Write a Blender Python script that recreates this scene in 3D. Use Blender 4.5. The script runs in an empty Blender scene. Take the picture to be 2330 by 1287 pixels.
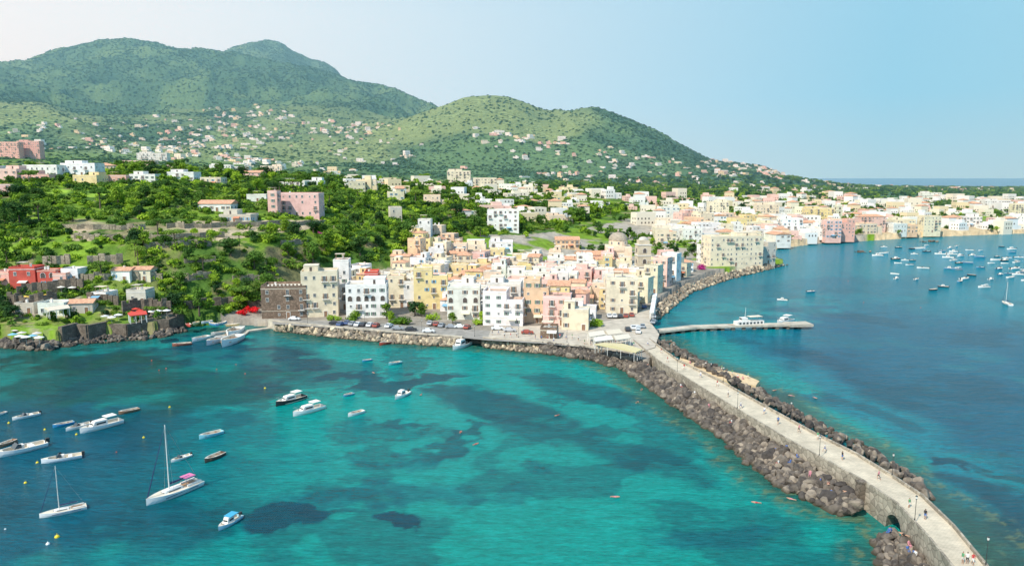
import bpy, bmesh, math, random, time
import numpy as np
from mathutils import Vector, Matrix, Euler
T0=time.time()
random.seed(7); rng=np.random.default_rng(7)
sc=bpy.context.scene
COL=sc.collection
H=55.; F=1650.; PR=math.radians(8.22); CP,SP=math.cos(PR),math.sin(PR)
R=math.radians
# ---------------------------------------------------------------- survey helpers (photo measurements -> world metres)
def ray(u,v):
    a=(u-1165)/F; b=(643.5-v)/F; den=CP+b*SP
    return a/den,(-SP+b*CP)/den
def gz(u,v,z=0.):
    s,t=ray(u,v); y=(z-H)/t
    return (s*y,y,z)
def proj(x,y,z):
    d=y*CP-(z-H)*SP; up=y*SP+(z-H)*CP
    return 1165+F*x/d, 643.5-F*up/d
def vn(x,y,seed=0):
    xi=np.floor(x); yi=np.floor(y); fx=x-xi; fy=y-yi
    fx=fx*fx*(3-2*fx); fy=fy*fy*(3-2*fy)
    def h(a,b):
        q=np.sin(a*127.1+b*311.7+seed*74.7)*43758.5453
        return q-np.floor(q)
    return (h(xi,yi)*(1-fx)+h(xi+1,yi)*fx)*(1-fy)+(h(xi,yi+1)*(1-fx)+h(xi+1,yi+1)*fx)*fy
def fbm(x,y,o=4,seed=0):
    r=0;a=.5;t=0
    for i in range(o):
        r=r+a*vn(x,y,seed+i); t+=a; a*=.5; x,y=x*1.62+y*1.2+11.3,y*1.62-x*1.2+5.1
    return r/t
def inpoly(px,py,poly):
    px=np.asarray(px,float); py=np.asarray(py,float); ins=np.zeros(px.shape,bool); n=len(poly); j=n-1
    for i in range(n):
        xi,yi=poly[i][:2]; xj,yj=poly[j][:2]
        c=((yi>py)!=(yj>py))&(px<(xj-xi)*(py-yi)/((yj-yi) if yj!=yi else 1e-9)+xi)
        ins^=c; j=i
    return ins
# ---------------------------------------------------------------- materials
def nmat(name):
    m=bpy.data.materials.new(name); m.use_nodes=True
    return m,m.node_tree,m.node_tree.nodes['Principled BSDF']
def N(nt,t,**k):
    n=nt.nodes.new(t)
    for a,b in k.items():
        if a in n.inputs: n.inputs[a].default_value=b
        else: setattr(n,a,b)
    return n
def mixc(nt,fac,a,b,bt='MIX'):
    m=nt.nodes.new('ShaderNodeMix'); m.data_type='RGBA'; m.blend_type=bt
    for s,val in ((0,fac),(6,a),(7,b)):
        if isinstance(val,(int,float)): m.inputs[s].default_value=val
        elif isinstance(val,tuple): m.inputs[s].default_value=(*val[:3],1)
        else: nt.links.new(val,m.inputs[s])
    return m.outputs[2]
def ramp(nt,inp,stops):
    r=nt.nodes.new('ShaderNodeValToRGB'); e=r.color_ramp.elements
    while len(e)<len(stops): e.new(.5)
    for i,(p,c) in enumerate(stops):
        e[i].position=p; e[i].color=(*c,1) if isinstance(c,tuple) else (c,c,c,1)
    nt.links.new(inp,r.inputs[0]); return r.outputs[0]
def posn(nt): return nt.nodes.new('ShaderNodeNewGeometry').outputs['Position']
def noise(nt,scale,detail=4,vec=None,rough=.55):
    n=N(nt,'ShaderNodeTexNoise',Scale=scale,Detail=detail,Roughness=rough)
    nt.links.new(vec if vec is not None else posn(nt),n.inputs['Vector']); return n.outputs['Fac']
def bump(nt,b,h,strength,dist):
    n=N(nt,'ShaderNodeBump',Strength=strength,Distance=dist); nt.links.new(h,n.inputs['Height']); nt.links.new(n.outputs[0],b.inputs['Normal'])
def simple(name,col,rough=.8,var=.25,scale=.8,metal=0,bmp=0):
    m,nt,b=nmat(name); b.inputs['Roughness'].default_value=rough; b.inputs['Metallic'].default_value=metal
    if var>0:
        f=noise(nt,scale); lo=tuple(c*(1-var) for c in col); hi=tuple(min(1,c*(1+var)) for c in col)
        nt.links.new(ramp(nt,f,[(.3,lo),(.7,hi)]),b.inputs['Base Color'])
        if bmp: bump(nt,b,f,.5,bmp)
    else: b.inputs['Base Color'].default_value=(*col,1)
    return m
def objcol(name,rough=.85,stain=.3,scale=.35,spec=.3):
    m,nt,b=nmat(name); oi=nt.nodes.new('ShaderNodeObjectInfo'); b.inputs['Roughness'].default_value=rough
    b.inputs['Specular IOR Level'].default_value=spec
    if stain>0:
        f=noise(nt,scale,5); g=ramp(nt,f,[(.3,1-stain),(.55,1.0)])
        nt.links.new(mixc(nt,1.0,oi.outputs['Color'],g,'MULTIPLY'),b.inputs['Base Color'])
    else: nt.links.new(oi.outputs['Color'],b.inputs['Base Color'])
    return m
M_plaster=objcol('plaster',.85,.25); M_paint=objcol('gloss_paint',.35,.12,2.,.5); M_cloth=objcol('cloth',.9,.1,3)
M_white=simple('white_trim',(.75,.72,.67),.7,.1); M_cream=simple('cream_trim',(.70,.61,.48),.8,.15)
M_glass=simple('window_glass',(.05,.065,.075),.12,0); M_green=simple('green_shutter',(.09,.19,.13),.6,.2)
M_brownw=simple('brown_wood',(.26,.15,.09),.6,.3,3); M_blue=simple('blue_shutter',(.10,.36,.56),.5,.15)
M_dark=simple('dark_opening',(.10,.08,.07),.9,0)
M_tile=simple('terracotta_tile',(.58,.31,.19),.85,.35,1.2); M_flat=simple('roof_slab',(.60,.55,.47),.9,.3,.3)
M_rtile=simple('terrace_tile',(.54,.36,.26),.85,.25,.7)
M_metal=simple('grey_metal',(.35,.36,.37),.4,0,metal=.7); M_iron=simple('dark_iron',(.03,.035,.035),.5,0)
M_tyre=simple('tyre_rubber',(.02,.02,.02),.8,0); M_skin=simple('skin',(.45,.26,.17),.6,.1,4); M_hair=simple('hair',(.03,.02,.015),.7,0)
M_conc=simple('concrete',(.46,.41,.33),.9,.3,.4)
M_deck=simple('teak_deck',(.36,.22,.12),.6,.25,5); M_navy=simple('navy_canvas',(.02,.03,.10),.8,0)
M_pinkc=simple('pink_canvas',(.65,.18,.35),.8,0); M_cyan=simple('blue_canvas',(.05,.35,.55),.8,0)
def stone(name,c1,c2,scale,mortar=.5):
    m,nt,b=nmat(name); tc=posn(nt)
    v=N(nt,'ShaderNodeTexVoronoi',Scale=scale); v.feature='F1'; nt.links.new(tc,v.inputs['Vector'])
    bw=nt.nodes.new('ShaderNodeRGBToBW'); nt.links.new(v.outputs['Color'],bw.inputs[0])
    f=noise(nt,scale*.25,4); base=mixc(nt,f,c1,c2); cell=mixc(nt,1.,base,ramp(nt,bw.outputs[0],[(.2,.75),(.8,1.2)]),'MULTIPLY')
    e=N(nt,'ShaderNodeTexVoronoi',Scale=scale); e.feature='DISTANCE_TO_EDGE'; nt.links.new(tc,e.inputs['Vector'])
    g=ramp(nt,e.outputs['Distance'],[(.0,mortar),(.08,1.)])
    nt.links.new(mixc(nt,1.,cell,g,'MULTIPLY'),b.inputs['Base Color']); b.inputs['Roughness'].default_value=.95
    bump(nt,b,e.outputs['Distance'],.5,.2); return m
M_dstone=stone('dark_masonry',(.10,.08,.06),(.25,.20,.155),1.1)
M_cstone=stone('castle_masonry',(.15,.10,.07),(.30,.21,.15),1.4)
M_bstone=stone('bridge_masonry',(.26,.22,.17),(.48,.42,.33),.9)
M_wstone=stone('terrace_masonry',(.20,.165,.12),(.44,.37,.27),.9)
def rockmat(name,lo,hi):
    m,nt,b=nmat(name); oi=nt.nodes.new('ShaderNodeObjectInfo'); f=noise(nt,.9,6)
    c=ramp(nt,f,[(.3,lo),(.7,hi)]); r=ramp(nt,oi.outputs['Random'],[(0.,(.40,.38,.39)),(.35,(.78,.73,.68)),(.7,(1.05,.97,.88)),(1.,(2.1,1.95,1.7))])
    c=mixc(nt,1.,c,r,'MULTIPLY')
    sx=nt.nodes.new('ShaderNodeSeparateXYZ'); nt.links.new(posn(nt),sx.inputs[0])
    mr=N(nt,'ShaderNodeMapRange'); mr.inputs[1].default_value=.0; mr.inputs[2].default_value=.7; nt.links.new(sx.outputs[2],mr.inputs[0])
    c=mixc(nt,mr.outputs[0],(.05,.04,.02),c); nt.links.new(c,b.inputs['Base Color']); b.inputs['Roughness'].default_value=.9
    bump(nt,b,noise(nt,3.,6),.6,.15); return m
M_rock=rockmat('basalt_rock',(.068,.060,.054),(.19,.168,.148)); M_rockw=rockmat('pale_rock',(.19,.165,.13),(.42,.365,.29))
def leafmat(name,a,b2,sc_=.25):
    m,nt,b=nmat(name); oi=nt.nodes.new('ShaderNodeObjectInfo')
    f=noise(nt,sc_,3); add=nt.nodes.new('ShaderNodeMath'); add.operation='ADD'; nt.links.new(f,add.inputs[0])
    mu=N(nt,'ShaderNodeMath'); mu.operation='MULTIPLY_ADD'; nt.links.new(oi.outputs['Random'],mu.inputs[0]); mu.inputs[1].default_value=.8; mu.inputs[2].default_value=-.4
    nt.links.new(mu.outputs[0],add.inputs[1])
    c=ramp(nt,add.outputs[0],[(.2,a),(.8,b2)]); nt.links.new(c,b.inputs['Base Color']); b.inputs['Roughness'].default_value=.7
    b.inputs['Specular IOR Level'].default_value=.2
    tr=nt.nodes.new('ShaderNodeBsdfTranslucent'); nt.links.new(c,tr.inputs[0]); mx=N(nt,'ShaderNodeMixShader',Fac=.3)
    nt.links.new(b.outputs[0],mx.inputs[1]); nt.links.new(tr.outputs[0],mx.inputs[2]); nt.links.new(mx.outputs[0],nt.nodes['Material Output'].inputs[0]); return m
M_leafd=leafmat('dark_foliage',(.028,.08,.022),(.12,.24,.03)); M_leafb=leafmat('bright_foliage',(.09,.19,.018),(.36,.52,.04))
M_leafp=leafmat('pine_foliage',(.065,.16,.02),(.23,.35,.05)); M_leafm=leafmat('hazy_mountain_foliage',(.05,.125,.065),(.12,.225,.085),.008)  # mountain leaf greens are paler and bluer, part of the haze painted in
M_red=leafmat('red_bougainvillea',(.7,.01,.02),(.9,.03,.04)); M_mag=leafmat('magenta_bougainvillea',(.35,.02,.15),(.6,.05,.3))
M_trunk=simple('bark',(.14,.10,.07),.9,.3,3)
# ---------------------------------------------------------------- mesh builder
class MB:
    def __init__(s): s.v=[];s.f=[];s.m=[]
    def add(s,vs,fs,m=0):
        o=len(s.v); s.v+= [tuple(q) for q in vs]
        for k,f in enumerate(fs): s.f.append(tuple(i+o for i in f)); s.m.append(m if isinstance(m,int) else m[k])
        return s
    def box(s,c,d,m=0,rz=0.,taper=1.):
        cx,cy,cz=c; hx,hy,hz=d[0]/2,d[1]/2,d[2]/2; ca,sa=math.cos(rz),math.sin(rz); vs=[]
        for z,k in((-hz,1.),(hz,taper)):
            for x,y in((-hx,-hy),(hx,-hy),(hx,hy),(-hx,hy)):
                x*=k;y*=k; vs.append((cx+x*ca-y*sa,cy+x*sa+y*ca,cz+z))
        return s.add(vs,[(3,2,1,0),(4,5,6,7),(0,1,5,4),(1,2,6,5),(2,3,7,6),(3,0,4,7)],m)
    def tube(s,a,b,r0,r1,n=7,m=0):
        a=Vector(a);b=Vector(b); d=(b-a).normalized(); q=d.to_track_quat('Z','Y'); vs=[]
        for p,r in((a,r0),(b,r1)):
            for i in range(n):
                w=2*math.pi*i/n; vs.append(p+q@Vector((r*math.cos(w),r*math.sin(w),0)))
        return s.add(vs,[(i,(i+1)%n,n+(i+1)%n,n+i) for i in range(n)]+[tuple(range(n))[::-1],tuple(range(n,2*n))],m)
    def dome(s,c,r,h,n=14,k=5,m=0):
        vs=[];fs=[]
        for j in range(k):
            w=j/k*math.pi/2
            for i in range(n): vs.append((c[0]+r*math.cos(w)*math.cos(2*math.pi*i/n),c[1]+r*math.cos(w)*math.sin(2*math.pi*i/n),c[2]+h*math.sin(w)))
        vs.append((c[0],c[1],c[2]+h))
        for j in range(k-1):
            for i in range(n): fs.append((j*n+i,j*n+(i+1)%n,(j+1)*n+(i+1)%n,(j+1)*n+i))
        for i in range(n): fs.append(((k-1)*n+i,(k-1)*n+(i+1)%n,k*n))
        return s.add(vs,fs,m)
    def gable(s,c,d,h,m=0,ov=.4):
        x,y,z=c; a=d[0]/2+ov; b=d[1]/2+ov
        vs=[(x-a,y-b,z),(x+a,y-b,z),(x+a,y+b,z),(x-a,y+b,z),(x-a,y,z+h),(x+a,y,z+h)]
        return s.add(vs,[(0,1,5,4),(2,3,4,5),(0,4,3),(1,2,5),(3,2,1,0)],m)
    def hip(s,c,d,h,m=0,ov=.4):
        x,y,z=c; a=d[0]/2+ov; b=d[1]/2+ov; r=max(0.2,a-b)
        vs=[(x-a,y-b,z),(x+a,y-b,z),(x+a,y+b,z),(x-a,y+b,z),(x-r,y,z+h),(x+r,y,z+h)]
        return s.add(vs,[(0,1,5,4),(2,3,4,5),(3,0,4),(1,2,5),(3,2,1,0)],m)
    def mesh(s,name,mats,smooth=False):
        me=bpy.data.meshes.new(name); me.from_pydata(s.v,[],s.f)
        for m in mats: me.materials.append(m)
        me.polygons.foreach_set('material_index',s.m)
        if smooth: me.polygons.foreach_set('use_smooth',[True]*len(s.f))
        me.update(); return me
def ob(name,data,loc=(0,0,0),rot=(0,0,0),scale=(1,1,1),parent=None,color=None):
    o=bpy.data.objects.new(name,data); o.location=loc; o.rotation_euler=rot; o.scale=scale if not isinstance(scale,(int,float)) else (scale,)*3
    if parent: o.parent=parent
    if color: o.color=(*color[:3],1)
    COL.objects.link(o); return o
def thing(name,label,cat,loc=(0,0,0),rz=0.,scale=1.,group=None,data=None,color=None,rot=None):
    o=ob(name,data,loc,rot or (0,0,rz),scale,color=color); o['label']=label; o['category']=cat
    if group: o['group']=group
    return o
# ---------------------------------------------------------------- terrain
NS=760; NR=600; S0,S1=-1.0,1.0; Y0,Y1=190.,7000.
sg=np.linspace(S0,S1,NS); lg=np.linspace(math.log(Y0),math.log(Y1),NR); yg=np.exp(lg)
rings=[]
def rz_(pts):
    u=np.array([p[0] for p in pts],float); s=(u-1165)/F/1.005
    s=np.concatenate([[-1.05],s,[1.05]]); y=[pts[0][1]]+[p[1] for p in pts]+[pts[-1][1]]; z=[pts[0][2]]+[p[2] for p in pts]+[pts[-1][2]]
    rings.append((np.interp(sg,s,y),np.interp(sg,s,z)))
def rv_(y,pts,dv=0,zmin=None):
    ss=[];zz=[]
    for u,v in pts:
        s,t=ray(u,v+dv); ss.append(s); zz.append(H+y*t)
    rings.append((np.full(NS,float(y)),np.interp(sg,ss,zz)))
rz_([(0,150,2.5),(3000,150,2.5)])
rz_([(-400,240,5),(0,245,6),(400,255,4),(470,262,2.5),(600,280,2.5),(900,300,2.8),(1150,310,3),(1350,350,3),(1500,400,3),(2330,650,3)])
rz_([(0,272,13),(200,272,12),(400,280,9),(600,292,6),(750,330,6),(950,360,6),(1150,400,6),(1350,450,6),(1500,480,5),(1620,500,5),(1750,540,4),(1900,580,4),(2100,650,4),(2330,735,4),(2700,800,4)])
rz_([(0,300,28),(200,300,28),(400,305,27),(600,325,25),(750,365,22),(950,400,20),(1150,450,14),(1350,520,12),(1500,560,9),(1620,600,8),(1750,640,8),(1900,680,7),(2100,740,7),(2330,820,7),(2700,900,7)])
rz_([(0,400,44),(200,400,43),(400,400,42),(600,420,40),(750,440,38),(950,500,32),(1150,580,25),(1350,650,20),(1500,700,16),(1620,720,14),(1750,740,12),(1900,780,12),(2100,850,12),(2330,950,12)])
rz_([(0,500,60),(200,520,60),(400,540,58),(600,600,54),(750,650,51),(950,750,47),(1150,850,42),(1350,1000,36),(1500,1050,33),(1620,1100,30),(1750,1150,28),(1900,1200,25),(2100,1300,21),(2330,1350,20)])
rz_([(0,900,58),(400,950,56),(600,1000,54),(750,1050,52),(950,1150,48),(1150,1200,45),(1350,1350,42),(1500,1400,39),(1620,1450,38),(1750,1500,36),(1900,1600,30),(2100,1700,26),(2330,1800,24)])
rv_(1560,[(-1500,300),(0,324),(200,334),(400,345),(600,358),(750,366),(950,374),(1150,384),(1350,394),(1500,397),(1620,401),(1750,405),(1850,416),(1950,428),(2100,436),(2330,438),(4000,440)])
C8=[(-1500,270),(-400,250),(0,228),(100,235),(180,262),(300,282),(450,296),(600,305),(750,303),(850,292),(920,272),(970,254),(1020,238),(1060,225),(1090,219),(1130,217),(1170,223),(1210,238),(1245,251),(1285,253),(1320,246),(1350,244),(1390,256),(1440,272),(1490,294),(1540,322),(1590,349),(1620,364),(1680,368),(1730,376),(1790,402),(1850,419),(1900,424),(2000,428),(2330,430),(4000,430)]
rv_(2150,C8)
C9=[(-1500,230),(-400,220),(0,208),(200,232),(400,242),(600,240),(750,240),(850,250),(950,285),(1150,300),(1500,380),(1700,430),(1850,460),(2330,475),(4000,475)]
rv_(2750,C9)
C10=[(-1500,200),(-400,150),(0,144),(60,143),(100,127),(180,102),(250,91),(310,92),(380,101),(500,108),(560,120),(640,140),(720,160),(790,184),(860,199),(920,224),(960,243),(1000,262),(1100,300),(1300,350),(1600,420),(1800,440),(4000,440)]
rv_(3600,C10)
rv_(4100,C10,45)
C12=[(-1500,300),(300,210),(450,150),(500,125),(530,110),(552,106),(575,98),(590,98),(605,93),(630,94),(645,101),(665,116),(685,125),(705,138),(725,142),(745,150),(768,165),(780,185),(850,240),(950,290),(1200,400),(1500,430),(4000,430)]
rv_(4800,C12); rv_(6500,C12,200)
YK=np.array([r[0] for r in rings]); ZK=np.array([r[1] for r in rings])
Zg=np.empty((NR,NS))
for j in range(NS): Zg[:,j]=np.interp(lg,np.log(YK[:,j]),ZK[:,j])
for it in range(2):
    Zg[1:-1]=(Zg[:-2]+2*Zg[1:-1]+Zg[2:])/4; Zg[:,1:-1]=(Zg[:,:-2]+2*Zg[:,1:-1]+Zg[:,2:])/4
YY,SS=np.meshgrid(yg,sg,indexing='ij'); XX=YY*SS
a1=np.clip((YY-1100)/1800,0,1)
rid=1-np.abs(2*fbm(XX/300,YY/300,5,3)-1)
calm=1-.75*np.exp(-((YY-2150)/200)**2)-.5*np.exp(-((YY-3600)/220)**2)-.6*np.exp(-((YY-4800)/400)**2)
Zg+=a1*calm*((fbm(XX/420,YY/420,5,1)-.5)*70+(rid-.80)*170)*np.clip((Zg-30)/120,0,1)
a2=np.clip((YY-330)/200,0,1)*np.clip(1-(YY-1500)/800,0,1)
Zg+=a2*(fbm(XX/60,YY/60,3,9)-.5)*np.clip((Zg-6)/20,0,1)*6
# coast
coastpx=[(-700,800),(-200,790),(0,780),(60,786),(130,788),(190,772),(350,762),(410,745),(500,738),(600,742),(640,748),(760,760),(900,772),(1050,782),(1110,783),(1230,795),(1340,808),(1420,832),(1475,842),(1500,815),(1482,790),(1500,768),(1482,752),(1470,735),(1483,722),(1505,690),(1550,655),(1620,628),(1700,612),(1785,600),(1752,590),(1738,580),(1760,569),(1800,562),(1880,552),(1960,549),(2080,541),(2200,536),(2330,531),(2700,520),(3600,505)]
coast=[gz(u,v,0.)[:2] for u,v in coastpx]
land=coast+[(9500,9500),(-9500,9500)]
inside=inpoly(XX,YY,land)
def Z(x,y):
    s=x/y; cj=(s-S0)/(S1-S0)*(NS-1); ri=(math.log(max(y,Y0+.1))-lg[0])/(lg[-1]-lg[0])*(NR-1)
    cj=min(max(cj,0),NS-1.001); ri=min(max(ri,0),NR-1.001); j=int(cj);i=int(ri); a=cj-j;b=ri-i
    return float((Zg[i,j]*(1-a)+Zg[i,j+1]*a)*(1-b)+(Zg[i+1,j]*(1-a)+Zg[i+1,j+1]*a)*b)
def on(u,v,y0=200.):
    s,t=ray(u,v); y=y0
    while y<6500:
        if Z(s*y,y)>=H+y*t: break
        y*=1.004
    return (s*y,y,Z(s*y,y))
U,V=proj(XX,YY,Zg)
def colmix(a,b,f): return a*(1-f[...,None])+np.array(b)*f[...,None]
n1=fbm(XX/25,YY/25,4,21); n2=fbm(XX/140,YY/140,5,31); n3=fbm(XX/9,YY/9,3,41); n4=fbm(XX/500,YY/500,4,51)
C=np.zeros(XX.shape+(3,)); C[:]=(.07,.14,.025)
C=colmix(C,(.17,.28,.03),np.clip((n1-.45)*6,0,1))
C=colmix(C,(.32,.25,.15),np.clip((n3-.64)*8,0,1)*.7)
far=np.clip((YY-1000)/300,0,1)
Cf=np.zeros_like(C); Cf[:]=(.06,.135,.068); Cf=colmix(Cf,(.11,.205,.085),np.clip((n2-.48)*6,0,1)); Cf=colmix(Cf,(.23,.31,.12),np.clip((n4-.48)*7,0,1)*np.clip(1-(YY-2300)/500,0,1)*.75)  # far ground greens lightened and blued, haze mixed into the colour
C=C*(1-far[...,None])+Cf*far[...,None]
town=[(600,760),(600,700),(700,650),(930,600),(930,530),(1180,535),(1330,520),(1500,480),(1750,450),(2400,440),(3000,440),(3000,560),(1500,900),(1050,820)]
tm=inpoly(U,V,town)&(YY<1150); tf=tm*np.clip(1.15-(YY-560)/400,.25,1)*np.clip((.62-n1)*12,0,1); C=colmix(C,(.38,.34,.28),tf)
lt=(YY<268)&(XX<-40)&(U<420); C=colmix(C,(.32,.27,.20),lt*np.clip((.58-n3)*9,0,1))
quay=(Zg<4.2)&(YY<420)&(U>420); C[quay]=(.28,.25,.21)
beach=(inpoly(U,V,[(420,730),(600,728),(610,750),(420,752)])|inpoly(U,V,[(1740,548),(1890,540),(1900,565),(1740,590)])|inpoly(U,V,[(1990,524),(2400,510),(2400,545),(1990,552)]))&(YY<900); C[beach]=(.55,.43,.27)
gy,gx=np.gradient(Zg); dyy=np.gradient(yg)[:,None]; dxx=(YY*(S1-S0)/(NS-1)); slope=np.hypot(gy/dyy,gx/dxx)
cl=np.clip((slope-.55)*4,0,1)*(YY<420)*(n1>.52)*.8; C=colmix(C,(.15,.12,.08),cl)
fieldp=inpoly(U,V,[(80,432),(250,430),(330,446),(60,452)])&(YY<560); C=colmix(C,(.26,.40,.05),fieldp*np.clip((n3-.3)*4,0,1))
dry=inpoly(U,V,[(140,505),(740,500),(740,516),(500,548),(170,548)])&(YY<460); C=colmix(C,(.46,.37,.25),dry*np.clip((n1-.45)*10,0,1))
Zt=np.where(inside,Zg,-7.)
def gridmesh(name,X,Y,Zv,colr,attr):
    nr,nc=X.shape; me=bpy.data.meshes.new(name); co=np.stack([X,Y,Zv],-1).reshape(-1,3)
    i=np.arange(nr-1)[:,None]*nc+np.arange(nc-1)[None]; q=np.stack([i,i+1,i+nc+1,i+nc],-1).reshape(-1,4)
    me.vertices.add(len(co)); me.vertices.foreach_set('co',co.ravel()); me.loops.add(q.size); me.loops.foreach_set('vertex_index',q.ravel())
    me.polygons.add(len(q)); me.polygons.foreach_set('loop_start',np.arange(len(q))*4)
    me.polygons.foreach_set('use_smooth',np.ones(len(q),bool))
    me.update(calc_edges=True)
    at=me.attributes.new(attr,'FLOAT_COLOR','POINT'); at.data.foreach_set('color',np.concatenate([colr.reshape(-1,3),np.ones((len(co),1))],1).ravel()); return me
tme=gridmesh('terrain',XX,YY,Zt,C,'groundcol')
m,nt,b=nmat('ground'); at=N(nt,'ShaderNodeAttribute',attribute_name='groundcol')
g=ramp(nt,noise(nt,.12,6,rough=.7),[(.3,.65),(.7,1.3)]); c=mixc(nt,1.,at.outputs['Color'],g,'MULTIPLY')
sx=nt.nodes.new('ShaderNodeSeparateXYZ'); nt.links.new(posn(nt),sx.inputs[0])
wv=N(nt,'ShaderNodeMath'); wv.operation='MULTIPLY_ADD'; nt.links.new(noise(nt,.012,4),wv.inputs[0]); wv.inputs[1].default_value=60; nt.links.new(sx.outputs[2],wv.inputs[2])
dv=N(nt,'ShaderNodeMath'); dv.operation='MULTIPLY'; nt.links.new(wv.outputs[0],dv.inputs[0]); dv.inputs[1].default_value=.17
fr=N(nt,'ShaderNodeMath'); fr.operation='FRACT'; nt.links.new(dv.outputs[0],fr.inputs[0])
st=ramp(nt,fr.outputs[0],[(.0,.55),(.35,.65),(.5,1.3),(1.,1.25)])
tmk=ramp(nt,noise(nt,.005,4),[(.45,0.),(.53,.9)])
yr=N(nt,'ShaderNodeMapRange'); yr.inputs[1].default_value=1100; yr.inputs[2].default_value=1400; nt.links.new(sx.outputs[1],yr.inputs[0])
yr2=N(nt,'ShaderNodeMapRange'); yr2.inputs[1].default_value=2900; yr2.inputs[2].default_value=2200; nt.links.new(sx.outputs[1],yr2.inputs[0])
mm=N(nt,'ShaderNodeMath'); mm.operation='MULTIPLY'; nt.links.new(yr.outputs[0],mm.inputs[0]); nt.links.new(yr2.outputs[0],mm.inputs[1])
m2=N(nt,'ShaderNodeMath'); m2.operation='MULTIPLY'; nt.links.new(mm.outputs[0],m2.inputs[0]); nt.links.new(tmk,m2.inputs[1])
c2=mixc(nt,1.,c,st,'MULTIPLY'); c=mixc(nt,m2.outputs[0],c,c2); nt.links.new(c,b.inputs['Base Color']); b.inputs['Roughness'].default_value=.95; b.inputs['Specular IOR Level'].default_value=.1
bump(nt,b,noise(nt,.09,5),.7,6.)
tme.materials.append(m); o=ob('terrain',tme); o['kind']='structure'
# ---------------------------------------------------------------- water
ws=np.linspace(-1.6,1.6,1200); wy=np.concatenate([[8,20,35],np.exp(np.linspace(math.log(50),math.log(1000),700)),[1300,2000,4000,9000,20000,60000,140000]])
WY,WS=np.meshgrid(wy,ws,indexing='ij'); WX=WY*WS; wu,wvv=proj(WX,WY,np.zeros_like(WX))
wn=fbm(WX/16,WY/16,6,61)-.5; wn2=fbm(WX/45,WY/45,4,71)-.5; wn3=fbm(WX/5,WY/5,4,81)-.5
turq=np.array((.001,.285,.265)); mid=(.0,.155,.185); dark=(.001,.062,.10); deep=(.0,.09,.15)
W=np.zeros(WX.shape+(3,)); W[:]=turq
uu=wu+wn*220+wn2*140+wn3*90; vv=wvv+(wn*70+wn2*45+wn3*34)*np.clip((wvv-405)/450,.1,1.5)
def blob(u,v,ru,rv,col,st=1.,rot=0.,soft=.35):
    global W
    ca,sa=math.cos(R(rot)),math.sin(R(rot)); du=uu-u;dv_=vv-v
    d=np.sqrt(((du*ca+dv_*sa)/ru)**2+((-du*sa+dv_*ca)/rv)**2); W=colmix(W,col,np.clip((1+soft/2-d)/soft,0,1)*st)
blob(60,1100,500,250,mid,1,0,.8); blob(0,1250,540,230,deep,.75,0,.8); blob(0,960,400,120,deep,.75,0,.7)
blob(1300,1280,800,200,(.0,.29,.25),.8,0,1.); blob(700,940,170,70,(.0,.28,.25),.8,0,.7)
blob(300,860,430,62,(.001,.10,.10),.95,0,.35); blob(545,815,175,36,dark,.9,0,.25); blob(180,830,240,28,(.003,.07,.06),.8,0,.4)
blob(920,872,160,18,dark,.85,-4,.3); blob(1150,930,150,30,dark,.75,10,.35); blob(1010,985,120,22,dark,.7,-14,.4); blob(1260,985,140,30,dark,.65,10,.4); blob(1330,890,120,22,dark,.6,10,.4)
blob(1500,1060,160,30,dark,.6,14,.4); blob(1400,990,60,18,dark,.5,0,.4); blob(1150,1030,120,18,dark,.4,-8,.5); blob(820,1120,180,36,mid,.8,-10,.5); blob(690,1205,100,38,dark,.9,-5,.25); blob(780,1180,60,14,dark,.7,-10,.3); blob(900,1175,44,15,dark,.95,0,.25)
blob(560,1000,130,60,mid,.7,0,.5); blob(380,1200,200,60,dark,.5,0,.6); blob(1650,1230,160,36,mid,.7,0,.4); blob(1060,1100,120,16,mid,.5,-6,.4); blob(850,1030,90,14,mid,.6,-8,.4); blob(620,880,80,12,dark,.5,-6,.4)
es=np.clip((wu-(1470+(wvv-770)*1.35))/40,0,1)*np.clip((wvv-520)/10,0,1)*(wu>1400)
W=colmix(W,(.0,.18,.245),es*.94)
blob(2150,800,440,90,(.0,.095,.175),.8,8,.6); blob(2330,980,230,100,(.0,.09,.16),.85,20,.5); blob(2000,880,260,30,(.0,.085,.15),.75,22,.4); blob(2290,1160,120,60,dark,.8,0,.4)
blob(1680,700,240,34,(.0,.25,.28),.85,-6,.7); blob(1640,800,110,30,(.0,.25,.25),.9,20,.6); blob(1930,975,190,28,(.0,.27,.26),.9,25,.5); blob(2070,1050,120,20,(.0,.25,.24),.85,25,.6); blob(2170,1057,38,15,dark,.95,0,.25); blob(2275,1062,62,19,dark,.95,0,.25); blob(1900,655,330,22,(.0,.12,.19),.6,-4,.6); blob(1780,870,80,18,(.0,.26,.25),.85,20,.5); blob(1800,800,70,10,dark,.4,10,.4); blob(1720,770,60,8,dark,.4,6,.4); blob(2000,940,80,10,dark,.5,22,.4); blob(1880,900,60,9,dark,.5,22,.4)
blob(2150,580,420,22,(.0,.19,.27),.8,0,.6)
blob(2260,1260,80,40,(.04,.14,.09),.6,10,.8)
pn=fbm(WX/16,WY/16,6,91); W=colmix(W,dark,np.clip((pn-.60)*20,0,1)*.45*np.clip((420-WY)/150,0,1)); W=colmix(W,(.0,.33,.29),np.clip((.40-pn)*9,0,1)*.4*np.clip((300-WY)/100,0,1)*(1-.6*es))
W[WY>1000]=(.0,.055,.21)
shp=[(640,757),(760,770),(900,784),(1050,790),(1110,792),(1230,805),(1350,820),(1420,848),(1470,885),(1560,950),(1640,1000),(1700,1060),(1760,1110),(1850,1160),(1965,1190),(1985,1230),(2000,1300)]
shp2=[(1520,770),(1580,805),(1680,850),(1770,900),(1880,960),(1990,1015),(2080,1070),(2130,1140),(2200,1200),(2280,1290)]
shp3=[(0,790),(130,795),(350,770),(430,752),(600,750)]
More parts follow.
